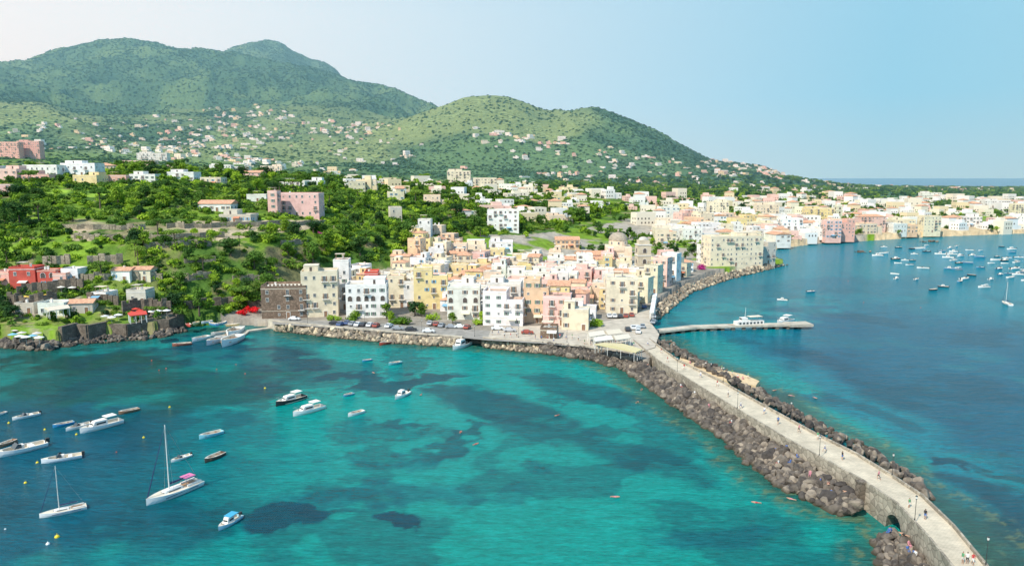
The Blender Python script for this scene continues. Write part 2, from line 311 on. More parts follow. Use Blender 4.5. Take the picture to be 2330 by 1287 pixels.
def dline(px):
    P_=[np.array(gz(u,v)[:2]) for u,v in px]; D=np.full(WX.shape,1e9)
    for a,b_ in zip(P_[:-1],P_[1:]):
        d=b_-a; t=np.clip(((WX-a[0])*d[0]+(WY-a[1])*d[1])/(d@d),0,1); D=np.minimum(D,np.hypot(WX-a[0]-t*d[0],WY-a[1]-t*d[1]))
    return D
D=np.minimum(dline(shp),dline(shp2)); k=np.clip(1-(D+wn*8)/7.5,0,1); W=colmix(W,(.03,.09,.06),k*.75)
fine=fbm(WX/1.1,WY/1.1,3,5); k=np.clip(1-np.abs(D+wn*12-3.5)/3.5,0,1); W=colmix(W,(.18,.22,.10),k*np.clip((fine-.53)*8,0,1)*.65)
D=dline(shp3); W=colmix(W,(.02,.055,.04),np.clip(1-(D+wn*20)/13,0,1)*.7)
wme=gridmesh('water',WX,WY,np.zeros_like(WX),W,'seabed')
m,nt,b=nmat('sea'); at=N(nt,'ShaderNodeAttribute',attribute_name='seabed')
mp=N(nt,'ShaderNodeMapping'); mp.inputs['Scale'].default_value=(.45,1.5,1); mp.inputs['Rotation'].default_value=(0,0,.3); nt.links.new(posn(nt),mp.inputs[0])
g=ramp(nt,noise(nt,.3,5,mp.outputs[0],.7),[(.3,.80),(.7,1.18)]); g2=ramp(nt,noise(nt,1.0,4,mp.outputs[0],.75),[(.35,.76),(.7,1.3)])
cc0=mixc(nt,1.,at.outputs['Color'],g,'MULTIPLY'); nt.links.new(mixc(nt,1.,cc0,g2,'MULTIPLY'),b.inputs['Base Color'])
b.inputs['Roughness'].default_value=.15; b.inputs['IOR'].default_value=1.33
sx=nt.nodes.new('ShaderNodeSeparateXYZ'); nt.links.new(posn(nt),sx.inputs[0]); mr=N(nt,'ShaderNodeMapRange'); mr.inputs[1].default_value=100; mr.inputs[2].default_value=900; mr.inputs[3].default_value=.20; mr.inputs[4].default_value=.03; nt.links.new(sx.outputs[1],mr.inputs[0]); nt.links.new(mr.outputs[0],b.inputs['Specular IOR Level'])
w1=noise(nt,.9,6,mp.outputs[0],.7); w2=noise(nt,.22,3,mp.outputs[0]); ad=N(nt,'ShaderNodeMath'); ad.operation='MULTIPLY_ADD'; nt.links.new(w2,ad.inputs[0]); ad.inputs[1].default_value=1.3; nt.links.new(w1,ad.inputs[2])
bump(nt,b,ad.outputs[0],1.,.9)
wme.materials.append(m); o=ob('water',wme); o['kind']='structure'
print('terrain+water',time.time()-T0)
# ---------------------------------------------------------------- house parts library
def win(kind):
    mb=MB(); w,h=(.95,1.4)
    if kind=='balcony_door': w,h=1.05,2.2
    if kind=='small': w,h=.7,.8
    if kind=='arch': w,h=1.9,2.3
    if kind=='arch':
        n=8; pts=[(-w/2,-h/2),(w/2,-h/2)]+[(w/2*math.cos(math.pi*i/n),h/2-w/2+w/2*math.sin(math.pi*i/n)+.001) for i in range(n+1)]
        k=len(pts); mb.add([(x,-.02,z) for x,z in pts],[tuple(range(k))],2)
        out=[(x*1.16,z*1.0+(.12 if z>0 else 0)) for x,z in pts]
        mb.add([(x,-.12,z) for x,z in out]+[(x,-.12,z) for x,z in pts],[(i,(i+1),k+i+1,k+i) for i in range(1,k-1)]+[(k-1,0,k,2*k-1)],0)
        mb.add([(x,-.12,z) for x,z in pts]+[(x,-.02,z) for x,z in pts],[(i,(i+1)%k,k+(i+1)%k,k+i) for i in range(k)],0)
        return mb.mesh('window_arch',[M_white,M_glass,M_dark])
    mb.add([(-w/2,-.03,-h/2),(w/2,-.03,-h/2),(w/2,-.03,h/2),(-w/2,-.03,h/2)],[(0,1,2,3)],1)
    for x in(-w/2-.05,w/2+.05): mb.box((x,-.06,0),(.10,.12,h+.2),0)
    for z in(-h/2-.06,h/2+.06): mb.box((0,-.075,z),(w+.28,.15,.10),0)
    mb.box((0,-.05,0),(.07,.05,h),0)
    if kind in('green','brown','blue','balcony_door'):
        for s in(-1,1): mb.box((s*(w/2+.35),-.055,0),(.42,.07,h),2)
    return mb.mesh('window_'+kind,[M_white,M_glass,{'green':M_green,'brown':M_brownw,'blue':M_blue,'balcony_door':M_brownw}.get(kind,M_white)])
WIN={k:win(k) for k in('green','brown','blue','plain','small','arch','balcony_door')}
mb=MB(); mb.box((0,-.5,0),(2.6,1.,.14),0)
for i in range(9): mb.box((-1.24+i*.31,-.95,.5),(.04,.04,.9),1)
mb.box((0,-.95,.98),(2.56,.06,.06),1)
for s in(-1,1): mb.box((s*1.25,-.48,.98),(.05,.9,.06),1)
BALC=mb.mesh('balcony',[M_white,M_iron])
mb=MB(); mb.box((0,-.04,1.1),(1.2,.08,2.2),1); mb.box((-.68,-.06,1.12),(.16,.14,2.3),0); mb.box((.68,-.06,1.12),(.16,.14,2.3),0); mb.box((0,-.06,2.36),(1.52,.16,.16),0)
DOOR=mb.mesh('door',[M_white,M_brownw])
mb=MB(); mb.box((0,0,.7),(.6,.6,1.4),0); mb.box((0,0,1.45),(.8,.8,.12),0); mb.box((0,0,1.6),(.4,.4,.2),1); CHIM=mb.mesh('chimney',[M_white,M_tile])
mb=MB(); mb.tube((0,0,0),(0,0,1.),.45,.45,10,0); mb.box((0,0,-.1),(1.,1.,.2),1); TANK=mb.mesh('water_tank',[M_white,M_conc])
mb=MB(); mb.add([(-1.6,0,.5),(1.6,0,.5),(1.6,-1.6,0),(-1.6,-1.6,0)],[(0,1,2,3)],0); mb.add([(-1.6,-1.6,0),(1.6,-1.6,0),(1.6,-1.62,-.25),(-1.6,-1.62,-.25)],[(0,1,2,3)],0); AWN=mb.mesh('awning',[M_cloth])
mb=MB()
for x in(-1.6,1.6):
    for y in(-1.2,1.2): mb.box((x,y,1.1),(.1,.1,2.2),0)
for i in range(7): mb.box((0,-1.35+i*.45,2.28),(3.8,.25,.1),1)
PERG=mb.mesh('roof_pergola',[M_brownw,M_cream])
occ=[]
def cn(c):
    r,g,b_=c
    if r>.45 and g<.16: return 'red'
    if abs(r-g)<.06 and r>.65: return 'white'
    if r<.35: return 'brown stone'
    if g/r>.83: return 'cream'
    if g/r>.74: return 'yellow'
    if b_/g>.8: return 'pink'
    return 'orange'
def house(x,y,z,w,d,h,rz,color,roof='flat',wk=None,door=True,wallmat=None,setb=0,arches=False,label=None,detail=True,group=None,name='house',cat='house',ext=False):
    occ.append((x,y,max(w,d)*.5))
    fl=max(1,int(round(h/3.1))); fh=h/fl; rt={'flat':'flat roof','tile':'tiled gable roof','hip':'tiled hip roof','cren':'crenellated roof','red':'terracotta roof terrace'}.get(roof,'flat roof')
    j=random.uniform(.90,1.06); color=tuple(min(.86,c*j*random.uniform(.97,1.03)) for c in color)
    root=thing(name,label or f"{cn(color)} plastered {fl}-storey house with {rt}",cat,(x,y,z),rz,group=group)
    cut=0
    if fl>=3 and not arches and 7.5<w<18 and random.random()<.5: cut=random.choice((-1,1))
    mb=MB(); corn=.14 if random.random()<.4 else .04
    if cut:
        cw=w*random.uniform(.3,.5); xa=-cut*cw/2; mb.box((0,0,(h-fh)/2-2.),(w,d,h-fh+4),0); mb.box((xa,0,h-fh/2),(w-cw,d-.01,fh),0); mb.box((xa,0,h-.1),(w-cw+corn,d+corn,.18),1); rw,rx=w-cw,xa
        tx=cut*(w-cw)/2; mb.box((tx,-d/2+.12,h-fh+.45),(cw-.3,.2,.9),0); mb.box((cut*(w/2-.12),0,h-fh+.45),(.2,d-.5,.9),0); mb.box((tx,0,h-fh+.05),(cw-.5,d-.5,.08),2)
    else: mb.box((0,0,h/2-2.),(w,d,h+4),0); mb.box((0,0,h-.12),(w+corn,d+corn,.2),1); rw,rx=w,0
    if fl>2 and random.random()<.3: mb.box((0,0,fh),(w+.12,d+.12,.14),1)
    if setb and not cut:
        sw=w*random.uniform(.35,.6); sx_=random.choice((-1,1))*(w-sw)/2*.8; mb.box((sx_,d*.12,h+1.3),(sw,d*.6,2.6),0); mb.box((sx_,d*.12,h+2.65),(sw+.2,d*.6+.2,.12),1); mb.box((sx_,d*.12-d*.3-.02,h+1.1),(.9,.04,2.),3)
    if ext:
        e=random.choice((-1,1)); ew=w*random.uniform(.3,.5); eh=h*random.uniform(.4,.75); mb.box((e*(w/2+ew/2-.02),-d*.1*random.random(),eh/2-2),(ew,d*.75,eh+4),0); mb.box((e*(w/2+ew/2),-.1,eh+.06),(ew-.3,d*.6,.1),2)
        mb.box((e*(w/2+ew/2),-d*.375-.12,eh*.5),(.9,.1,1.3),3); mb.box((e*(w/2+ew-.1),0,eh+.4),(.2,d*.7,.8),0)
    ob('wall',mb.mesh('wall',[wallmat or M_plaster,M_white if random.random()<.5 else M_cream,M_rtile if random.random()<.4 else M_flat,M_dark]),parent=root,color=color)
    mb=MB()
    if roof in('flat','red','cren'):
        mt=M_rtile if roof=='red' or random.random()<.15 else M_flat
        mb.box((rx,0,h+.04),(rw-.35,d-.35,.08),0); ph=random.choice((.3,.6,.9,.9)) if roof!='cren' else 1.
        for s in(-1,1):
            mb.box((rx,s*(d/2-.12),h+ph/2),(rw-.02,.22,ph),1); mb.box((rx+s*(rw/2-.12),0,h+ph/2),(.22,d-.5,ph),1)
        if roof=='cren':
            for i in range(int(w/1.4)): mb.box((-w/2+.7+i*1.4,-d/2+.14,h+1.3),(.7,.24,.6),1)
        ro=ob('roof',mb.mesh('roof',[mt,wallmat or M_plaster]),parent=root,color=color)
    elif roof=='tile': mb.gable((rx,0,h+.01),(rw,d),min(2.,d*.17),0); ro=ob('roof',mb.mesh('roof',[M_tile]),parent=root)
    elif roof=='hip': mb.hip((rx,0,h+.01),(rw,d),min(2.2,d*.2),0); ro=ob('roof',mb.mesh('roof',[M_tile]),parent=root)
    if detail:
        rc=random.random(); px,py=rx+random.uniform(-.3,.3)*rw,random.uniform(-.1,.3)*d
        if rc<.5: ob('chimney',CHIM,(px,py,h),parent=ro)
        if roof in('flat','red') and (not setb or cut):
            q=random.random()
            if q<.3: ob('roof_pergola',PERG,(rx-.1*rw,-d*.1,h+.08),(0,0,random.choice((0,1.57))),parent=ro)
            elif q<.6: ob('water_tank',TANK,(rx-.2*rw,py,h+.3),parent=ro)
    wk=wk or random.choice(('green','brown','plain','plain','blue','brown','plain')); wsz=random.uniform(.78,1.0)
    for side in range(3):
        L=(w,d,d)[side]; off=(d/2,w/2,w/2)[side]; a=(0,math.pi/2,-math.pi/2)[side]
        nb=max(1,int(L/random.uniform(2.7,3.7))); cols=[-L/2+(i+.5+random.uniform(-.18,.18))*L/nb for i in range(nb)]
        for f in range(fl):
            for i in range(nb):
                if random.random()<(.15 if side==0 else .35) and not(arches and side==0): continue
                lx=cols[i]+random.uniform(-.12,.12); zz=f*fh+fh*.52
                if cut and f==fl-1:
                    if side==0 and (lx*cut>w/2-cw-.8): continue
                    if side==(1 if cut>0 else 2): continue
                k=wk; bal=False
                if arches and side==0 and f==arches: k='arch'; zz=f*fh+1.45
                elif detail and f>0 and random.random()<.27: k='balcony_door'; zz=f*fh+1.3; bal=True
                elif random.random()<.15: k='small'
                elif random.random()<.12: k='plain'
                if f==0 and side==0 and i==nb//2 and door and not arches: 
                    ob('door',DOOR,(lx,-off-.003,.0),parent=root); continue
                px_=lx*math.cos(a)+(off+.003)*math.sin(a); py_=lx*math.sin(a)-(off+.003)*math.cos(a)
                ob('window',WIN[k],(px_,py_,zz),(0,0,a),wsz if k!='arch' else .85,parent=root)
                if bal: ob('balcony',BALC,(px_,py_,f*fh+.1),(0,0,a),parent=root)
        if side==0 and detail and random.random()<.4:
            ob('awning',AWN,(random.uniform(-.25,.25)*w,-d/2-.01,2.5),parent=root,color=random.choice([(.7,.65,.5),(.2,.4,.55),(.7,.68,.62),(.6,.25,.15)]))
    return root
Wh=(.83,.80,.75);Cr=(.80,.69,.50);Ye=(.81,.64,.32);Or=(.80,.54,.35);Pk=(.80,.51,.44);Rd=(.64,.11,.08);Br=(.3,.2,.15);Gr=(.60,.54,.45);Sa=(.78,.44,.36);Pe=(.82,.64,.47)
def tower(u,vb,w,vt,c,l_,dome=True):
    x,y,z=on(u,vb); s,t=ray(u,vt); h=H+y*t-z; W_=w*y/F; root=thing('bell_tower',l_,'tower',(x,y+W_/2,z),.1)
    mb=MB(); mb.box((0,0,h*.42-1),(W_,W_,h*.84+2),0)
    for f in(.3,.58,.84): mb.box((0,0,h*f),(W_+.5,W_+.5,.35),1)
    mb.box((0,0,h*.90),(W_*.8,W_*.8,h*.1),0); ob('wall',mb.mesh('wall',[M_plaster,M_white]),parent=root,color=c)
    ob('roof',MB().dome((0,0,h*.95),W_*.38,h*.08,12,5).mesh('dome',[M_flat],True),parent=root)
    for f in(.44,.7):
        for a_ in(0,math.pi/2,-math.pi/2): ob('window',WIN['arch'],((W_/2+.01)*math.sin(a_),-(W_/2+.01)*math.cos(a_),h*f),(0,0,a_),parent=root)
    occ.append((x,y,W_*.6)); return x,y
tower(1464,636,30,542,(.62,.52,.38),'tall weathered stone bell tower with small dome'); tower(1909,500,13,463,(.75,.68,.5),'cream bell tower with small dome in the far town')
x,y,z=on(1410,606); ch=thing('church','cream church with large grey ribbed dome above the rooftops','church',(x,y+8,z),-.1)
mb=MB(); mb.box((0,0,4.5),(15,22,13),0); mb.tube((0,0,11),(0,0,14.6),5.4,5.4,16,0); mb.box((0,-11.1,10.5),(6,.4,3.),0); ob('wall',mb.mesh('wall',[M_plaster]),parent=ch,color=Pe)
mb=MB(); mb.dome((0,0,14.6),5.7,4.6,18,6,0).tube((0,0,19.),(0,0,20.8),.7,.5,8,0)
ob('dome',mb.mesh('dome',[simple('dome_stone',(.36,.30,.23),.8,.25,.8)],True),parent=ch)
for i in range(8):
    a_=i*math.pi/4; ob('window',WIN['plain'],(5.42*math.sin(a_),-5.42*math.cos(a_),13.),(0,0,a_),parent=ch)
occ.append((x,y+8,11))
KH=[(654,724,104,656,Br,'cren',8),(732,722,84,622,Cr,'flat',10),(782,704,36,592,Wh,'flat',5),(838,723,96,652,Wh,'flat',6,2),(862,690,60,622,Rd,'red',5),(905,700,40,630,Cr,'flat',0),
(982,704,80,614,Ye,'flat',4),(935,700,30,644,Wh,'flat',4),(1057,727,78,656,Wh,'flat',0,2),(1148,741,96,668,Wh,'red',-6,),(1150,720,80,648,Wh,'flat',-6),(1222,735,60,640,Or,'flat',-8),(1268,742,66,676,Pk,'red',-8),(1262,715,74,650,Ye,'tile',-8),(1310,752,64,706,Cr,'flat',-10),
(1412,713,74,634,Cr,'flat',-4),(1400,690,56,620,Pe,'tile',-4),(1466,690,30,636,Cr,'flat',-30),(1486,668,34,606,Cr,'flat',-32),(1506,652,36,590,Pk,'flat',-32),(1527,641,36,580,Wh,'flat',-32),(1550,630,36,588,Cr,'flat',-32),
(1664,606,136,540,Cr,'flat',12),(1738,600,40,552,Gr,'flat',20),(1606,600,36,560,Wh,'flat',10),(1510,560,50,520,Cr,'flat',0),(1570,552,46,522,Wh,'flat',5),
(1140,575,56,552,Wh,'flat',0),(1070,580,76,558,Cr,'flat',0),(1290,566,56,546,Or,'tile',0),(1345,598,70,580,Pk,'tile',10),(1190,600,50,580,Ye,'flat',0),
(1145,527,74,478,Wh,'flat',0),(683,492,104,441,Pk,'flat',0),(626,490,22,437,Pk,'flat',0),(498,482,78,464,Wh,'tile',0),(545,507,74,490,Gr,'flat',0),
(1095,432,72,406,Cr,'flat',0),(1045,426,54,390,Cr,'flat',0),(25,360,52,324,Sa,'flat',0),(72,362,52,322,Sa,'flat',0),(350,366,70,349,Wh,'flat',0),(105,402,80,378,Wh,'flat',0),(190,400,80,374,Wh,'flat',0),(25,412,60,386,Pk,'flat',0),(318,386,80,366,Pk,'flat',0),(270,416,60,400,Sa,'red',0),(335,418,60,399,Wh,'flat',0),(420,410,62,394,Wh,'flat',0),(487,424,48,406,Cr,'flat',0),(90,412,74,397,Sa,'flat',0),(505,392,50,376,Wh,'flat',0),(550,394,40,380,Wh,'flat',0),(670,430,60,414,Wh,'flat',0),(715,428,44,411,Wh,'flat',0),(620,392,50,378,Cr,'flat',0),(590,460,46,444,Wh,'flat',0),(230,392,36,378,Wh,'flat',0),
(66,658,58,612,Rd,'flat',5,0),(118,656,40,616,Rd,'red',10,1),(148,654,30,626,Sa,'flat',5),(172,644,40,616,Wh,'flat',0),(18,654,40,622,Sa,'red',0),(286,642,44,616,Wh,'tile',0),(330,642,44,614,Cr,'tile',4),(130,720,60,694,Wh,'flat',5),(192,716,54,690,Gr,'tile',12),(322,694,46,664,Gr,'flat',0),(240,692,38,668,Wh,'flat',-6),(70,716,44,694,Gr,'flat',4),
(1795,537,50,499,Wh,'flat',0),(1830,533,40,507,Wh,'tile',0),(1890,542,36,502,Pk,'flat',0),(1922,540,34,500,Sa,'flat',0),(1978,528,60,493,Pk,'hip',0),(2048,524,54,501,Cr,'flat',0),(2112,529,40,493,Cr,'flat',0),(1860,502,66,475,Ye,'flat',0),(1590,512,46,487,Wh,'flat',0),(1632,492,46,460,Cr,'flat',0),(1742,492,52,466,Cr,'flat',0),(1728,530,52,508,Cr,'flat',0),(2160,518,40,494,Pe,'hip',0),(2200,516,52,493,Wh,'flat',0),(2270,516,40,496,Pk,'flat',0),(2312,514,36,492,Wh,'flat',0),(2115,457,46,439,Wh,'flat',0),(2262,482,60,457,Wh,'flat',0),(2322,492,44,465,Cr,'flat',0),(1250,772,40,752,Br,'flat',-8)]
for i_,k in enumerate(KH):
    u,vb,w,vt,c,roof,rot=k[:7]; x,y,z=on(u,vb); s,t=ray(u,vt); h=max(3.,H+y*t-z); wm=w*y/F
    d=min(12,max(7,wm*.75)); yy=y+d/2; xx=x*yy/y
    zz=min(z,Z(xx,yy))
    house(xx,yy,zz,wm*.97,d,h+(z-zz),R(rot),c,roof,arches=k[7] if len(k)>7 else False,wallmat=M_cstone if c is Br else None,setb=(wm>8 and roof=='flat' and random.random()<.5),label='brown stone castle house with crenellated roof terrace' if i_==0 else None)
pal=[Wh]*11+[Cr]*6+[Ye]*3+[Pe]*4+[Pk]*3+[Or,Gr]
def fill(poly,sp,n,detail,hr,wr,grp,maxy=1200,ang=0.,seed=1,dens=1.,sub=False):
    r=random.Random(seed); pts=[]; us=[p[0] for p in poly]; vs=[p[1] for p in poly]
    cor=[on(u,v) for u in np.linspace(min(us),max(us),9) for v in np.linspace(min(vs),max(vs),7)]
    x0,x1=min(c[0] for c in cor),max(c[0] for c in cor); y0,y1=min(c[1] for c in cor),min(maxy,max(c[1] for c in cor))
    ca,sa=math.cos(ang),math.sin(ang); cx,cy=(x0+x1)/2,(y0+y1)/2; Rr=max(x1-x0,y1-y0)*.75; g=int(Rr/sp)
    for i in range(-g,g):
        for j in range(-g,g):
            a=i*sp+r.uniform(-.3,.3)*sp; b_=j*sp+r.uniform(-.3,.3)*sp; x=cx+a*ca-b_*sa; y=cy+a*sa+b_*ca
            if y<220 or y>maxy: continue
            z=Z(x,y); u,v=proj(x,y,z)
            if not inpoly(u,v,poly) or not inpoly(x,y,land) or r.random()>dens: continue
            pts.append((y,x,z,r.uniform(*wr)))
    if sub: r.shuffle(pts)
    else: pts.sort()
    k=0
    for y,x,z,w in pts:
        if k>=n: break
        if any(math.hypot(x-o[0],y-o[1])<(w*.5+o[2])*.84 for o in occ): continue
        u,v=proj(x,y,z); hh=r.uniform(*hr)*(1.0 if r.random()<.8 else 1.25)
        if 1395<u<1500 and 600<v<690: hh=min(hh,5.5)
        house(x,y,z,w,r.uniform(6.5,w+.5),hh,ang+R(r.choice((0,0,0,90))+r.uniform(-12,12)),random.choice(pal),r.choice(('flat','flat','flat','flat','flat','flat','red','tile','hip')),detail=detail,setb=r.random()<.4,group=grp,ext=r.random()<.35); k+=1
    return k
n=fill([(690,690),(930,600),(935,535),(1100,528),(1200,520),(1450,470),(1560,478),(1610,560),(1590,600),(1450,690),(1330,722),(1100,722),(1000,702)],10.3,140,True,(4.0,8.8),(6.6,11.5),'houses packed in the old town',720,R(-8),3)
print('fill1',n)
n2=fill([(1480,545),(1560,462),(1750,440),(2050,432),(2400,436),(2400,530),(1900,543),(1760,556)],18,48,False,(6,10.5),(12,19),'seafront houses of the far town',1000,R(10),5,.95)
n3=fill([(-40,400),(400,385),(760,400),(1000,420),(1400,440),(1300,510),(1050,530),(900,500),(620,470),(300,480),(0,470)],30,20,False,(3.8,7.5),(11,18),'villas among the gardens',760,R(5),8,.6,True)
print('fill2',n2,n3,len(KH))
# ---- simple far houses
def farvar(i):
    r=random.Random(i); mb=MB(); w=r.uniform(8,15); d=r.uniform(8,11); h=r.choice((3.4,6.4,6.6,9.0))
    mb.box((0,0,h/2-2),(w,d,h+4),0); mb.box((0,0,h+.3),(w-.6,d-.6,.1),2)
    for s in(-1,1): mb.box((0,s*(d/2-.12),h+.25),(w-.02,.22,.5),0); mb.box((s*(w/2-.12),0,h+.25),(.22,d-.5,.5),0)
    if i in(4,7): mb.hip((0,0,h+.6),(w,d),1.6,3)
    elif i%2==1: mb.box((w*.25,0,h+1.4),(w*.4,d*.6,2.8),0)
    mb.box((w*.6,-.8,.8),(w*.5,d*.7,5),0)
    for f in range(int(h/3.1)):
        for k in range(int(w/2.6)):
            if r.random()<.2: continue
            mb.box((-w/2+1.3+k*2.6,-d/2-.01,f*3.1+1.8),(.9,.1,1.3),1)
        for s in(-1,1):
            for k in range(3): mb.box((s*(w/2+.01),-d/2+1.6+k*2.6,f*3.1+1.8),(.1,.9,1.3),1)
    return mb
m,nt,b=nmat('far_plaster'); oi=nt.nodes.new('ShaderNodeObjectInfo')
cr=ramp(nt,oi.outputs['Random'],[(0.,(.81,.78,.73)),(.45,(.78,.69,.55)),(.64,(.78,.63,.40)),(.75,(.78,.51,.43)),(.87,(.82,.78,.74))]); nt.nodes[-1].color_ramp.interpolation='CONSTANT'
nt.links.new(cr,b.inputs['Base Color']); b.inputs['Roughness'].default_value=.9; M_far=m
FV=[farvar(i).mesh('distant_house',[M_far,M_dark,M_flat,M_tile]) for i in range(9)]
# ---------------------------------------------------------------- GN scatter
def coll_of(name,meshes):
    c=bpy.data.collections.new(name)
    for i,me in enumerate(meshes):
        o=bpy.data.objects.new(f'{name}_source',me); c.objects.link(o)
    return c
def scatter(name,cat,label,pts,rot,scl,coll,nvar):
    pts=np.asarray(pts,float); n=len(pts); me=bpy.data.meshes.new(name); me.from_pydata([tuple(p) for p in pts],[],[])
    a=me.attributes.new('rot','FLOAT_VECTOR','POINT'); a.data.foreach_set('vector',np.asarray(rot,float).ravel())
    a=me.attributes.new('scl','FLOAT_VECTOR','POINT'); a.data.foreach_set('vector',np.asarray(scl,float).ravel())
    a=me.attributes.new('idx','INT','POINT'); a.data.foreach_set('value',rng.integers(0,nvar,n).astype(np.int32))
    o=ob(name,me); o['kind']='stuff'; o['label']=label; o['category']=cat
    g=bpy.data.node_groups.new(name,'GeometryNodeTree'); g.interface.new_socket('Geometry',in_out='INPUT',socket_type='NodeSocketGeometry'); g.interface.new_socket('Geometry',in_out='OUTPUT',socket_type='NodeSocketGeometry')
    gi=g.nodes.new('NodeGroupInput'); go=g.nodes.new('NodeGroupOutput'); ci=g.nodes.new('GeometryNodeCollectionInfo'); ci.inputs['Collection'].default_value=coll; ci.inputs['Separate Children'].default_value=True; ci.inputs['Reset Children'].default_value=True
    ip=g.nodes.new('GeometryNodeInstanceOnPoints'); ip.inputs['Pick Instance'].default_value=True
    def na(nm,t):
        q=g.nodes.new('GeometryNodeInputNamedAttribute'); q.data_type=t; q.inputs['Name'].default_value=nm; return [s for s in q.outputs if s.enabled][0]
    L=g.links.new; L(gi.outputs[0],ip.inputs['Points']); L(ci.outputs[0],ip.inputs['Instance']); L(na('idx','INT'),ip.inputs['Instance Index']); L(na('rot','FLOAT_VECTOR'),ip.inputs['Rotation']); L(na('scl','FLOAT_VECTOR'),ip.inputs['Scale']); L(ip.outputs[0],go.inputs[0])
    md=o.modifiers.new('scatter','NODES'); md.node_group=g; return o
# ---------------------------------------------------------------- trees
def crown(seed,kind,nleaf,ls,mats):
    r=np.random.default_rng(seed); lobes=[]
    if kind=='pine':
        for i in range(9):
            a=r.uniform(0,6.28); q=math.sqrt(r.uniform(0,1))*3.2; lobes.append((q*math.cos(a),q*math.sin(a),7.2+r.uniform(-.3,.5)-q*.12,r.uniform(1.3,2.),r.uniform(.6,.9)))
    elif kind=='cypress':
        for i in range(7): lobes.append((r.uniform(-.2,.2),r.uniform(-.2,.2),1.5+i*1.15,1.15*(1-i/9),1.1))
    elif kind=='bush':
        for i in range(6): lobes.append((r.uniform(-1.3,1.3),r.uniform(-1.3,1.3),r.uniform(.5,1.3),r.uniform(.7,1.3),r.uniform(.6,1.1)))
    else:
        for i in range(10):
            a=r.uniform(0,6.28); q=r.uniform(.4,2.6); lobes.append((q*math.cos(a),q*math.sin(a),r.uniform(2.6,7.4)-q*.35,r.uniform(.9,2.),r.uniform(.9,1.7)))
        lobes.append((0,0,5.5,2.,2.2))
    lb=np.array(lobes); pk=r.integers(0,len(lb),nleaf); l=lb[pk]
    d=r.normal(size=(nleaf,3)); d/=np.linalg.norm(d,axis=1)[:,None]; rad=r.uniform(.55,1.08,nleaf)[:,None]
    c=l[:,:3]+d*rad*np.stack([l[:,3],l[:,3],l[:,4]],1)
    n=d+r.normal(size=(nleaf,3))*.55; n[:,2]+=.25; n/=np.linalg.norm(n,axis=1)[:,None]
    t=np.cross(n,r.normal(size=(nleaf,3))); t/=np.linalg.norm(t,axis=1)[:,None]; bt=np.cross(n,t)
    s=(ls*r.uniform(.6,1.4,nleaf))[:,None]; e=r.uniform(.5,1.,nleaf)[:,None]
    P_=np.stack([c-t*s-bt*s*.3*e,c+bt*s*-.7*e,c+t*s+bt*s*.2*e,c+bt*s*.9*e],1).reshape(-1,3)
    me=bpy.data.meshes.new('crown_'+kind); me.vertices.add(len(P_)); me.vertices.foreach_set('co',P_.ravel()); me.loops.add(4*nleaf); me.loops.foreach_set('vertex_index',np.arange(4*nleaf)); me.polygons.add(nleaf); me.polygons.foreach_set('loop_start',np.arange(nleaf)*4); me.update(calc_edges=True); me.materials.append(mats); return me
def trunk(kind,seed):
    r=random.Random(seed); mb=MB(); h={'pine':6.6,'broad':4.,'cypress':1.6,'bush':.6}[kind]; 
    mb.tube((0,0,-1.),(r.uniform(-.2,.2),0,h*.6),.32,.24,7); mb.tube((0,0,h*.58),(.1,.1,h),.24,.15,7)
    if kind in('pine','broad'):
        for i in range(5):
            a=i*1.26+r.uniform(-.3,.3); mb.tube((0,0,h*r.uniform(.7,.95)),(1.7*math.cos(a),1.7*math.sin(a),h+r.uniform(.3,1.3)),.12,.05,5)
    return mb.mesh('trunk_'+kind,[M_trunk])
TR={'broad':[(crown(i,'broad',950,.36,M_leafd),trunk('broad',i)) for i in range(4)],'bright':[(crown(10+i,'broad',900,.36,M_leafb),trunk('broad',i)) for i in range(3)],
 'pine':[(crown(20+i,'pine',900,.30,M_leafp),trunk('pine',i)) for i in range(2)],'cypress':[(crown(30,'cypress',600,.28,M_leafd),trunk('cypress',1))],'bush':[(crown(40+i,'bush',420,.24,M_leafb),trunk('bush',i)) for i in range(2)]}
def tree(kind,x,y,z,s,label=None,cat='tree',mats=None,group='trees on the hillside'):
    cr_,tk=random.choice(TR[kind]); nm={'pine':'pine_tree','cypress':'cypress_tree','bush':'shrub'}.get(kind,'tree')
    root=thing(nm,label or {'pine':'umbrella pine with flat green crown on a bare trunk','cypress':'slim dark green cypress tree on the slope','bush':'rounded bright green shrub in a garden','bright':'bright green leafy tree among garden terraces','broad':'dark green leafy tree on the wooded slope'}[kind],cat,(x,y,z),random.uniform(0,6.28),s,group)
    if mats: cr_=cr_.copy(); cr_.materials.clear(); cr_.materials.append(mats)
    sc_=(random.uniform(.8,1.4),random.uniform(.8,1.4),random.uniform(.7,1.15)); ob('crown',cr_,scale=sc_,parent=root); ob('trunk',tk,scale=(1,1,sc_[2]),parent=root); return root
veg=[(-500,415),(0,395),(200,392),(560,380),(760,392),(980,412),(1300,420),(1500,432),(1480,462),(1300,515),(1180,530),(1040,545),(1010,600),(930,610),(760,590),(690,620),(640,650),(600,700),(470,722),(380,712),(360,650),(330,605),(180,600),(60,606),(-500,600)]
gaps=[[(80,430),(250,430),(330,446),(60,452)],[(140,504),(740,502),(740,513),(500,548),(170,548)]]
band=[(1150,425),(1500,405),(1800,405),(2500,414),(2500,450),(1900,450),(1500,448),(1300,455)]
townz=[(1180,535),(1330,520),(1500,440),(1750,432),(2500,436),(2500,530),(1900,545),(1760,560),(1560,600),(1400,640),(1200,600)]
left=[(-60,600),(70,660),(130,690),(270,700),(400,715),(400,730),(60,745),(-60,740)]
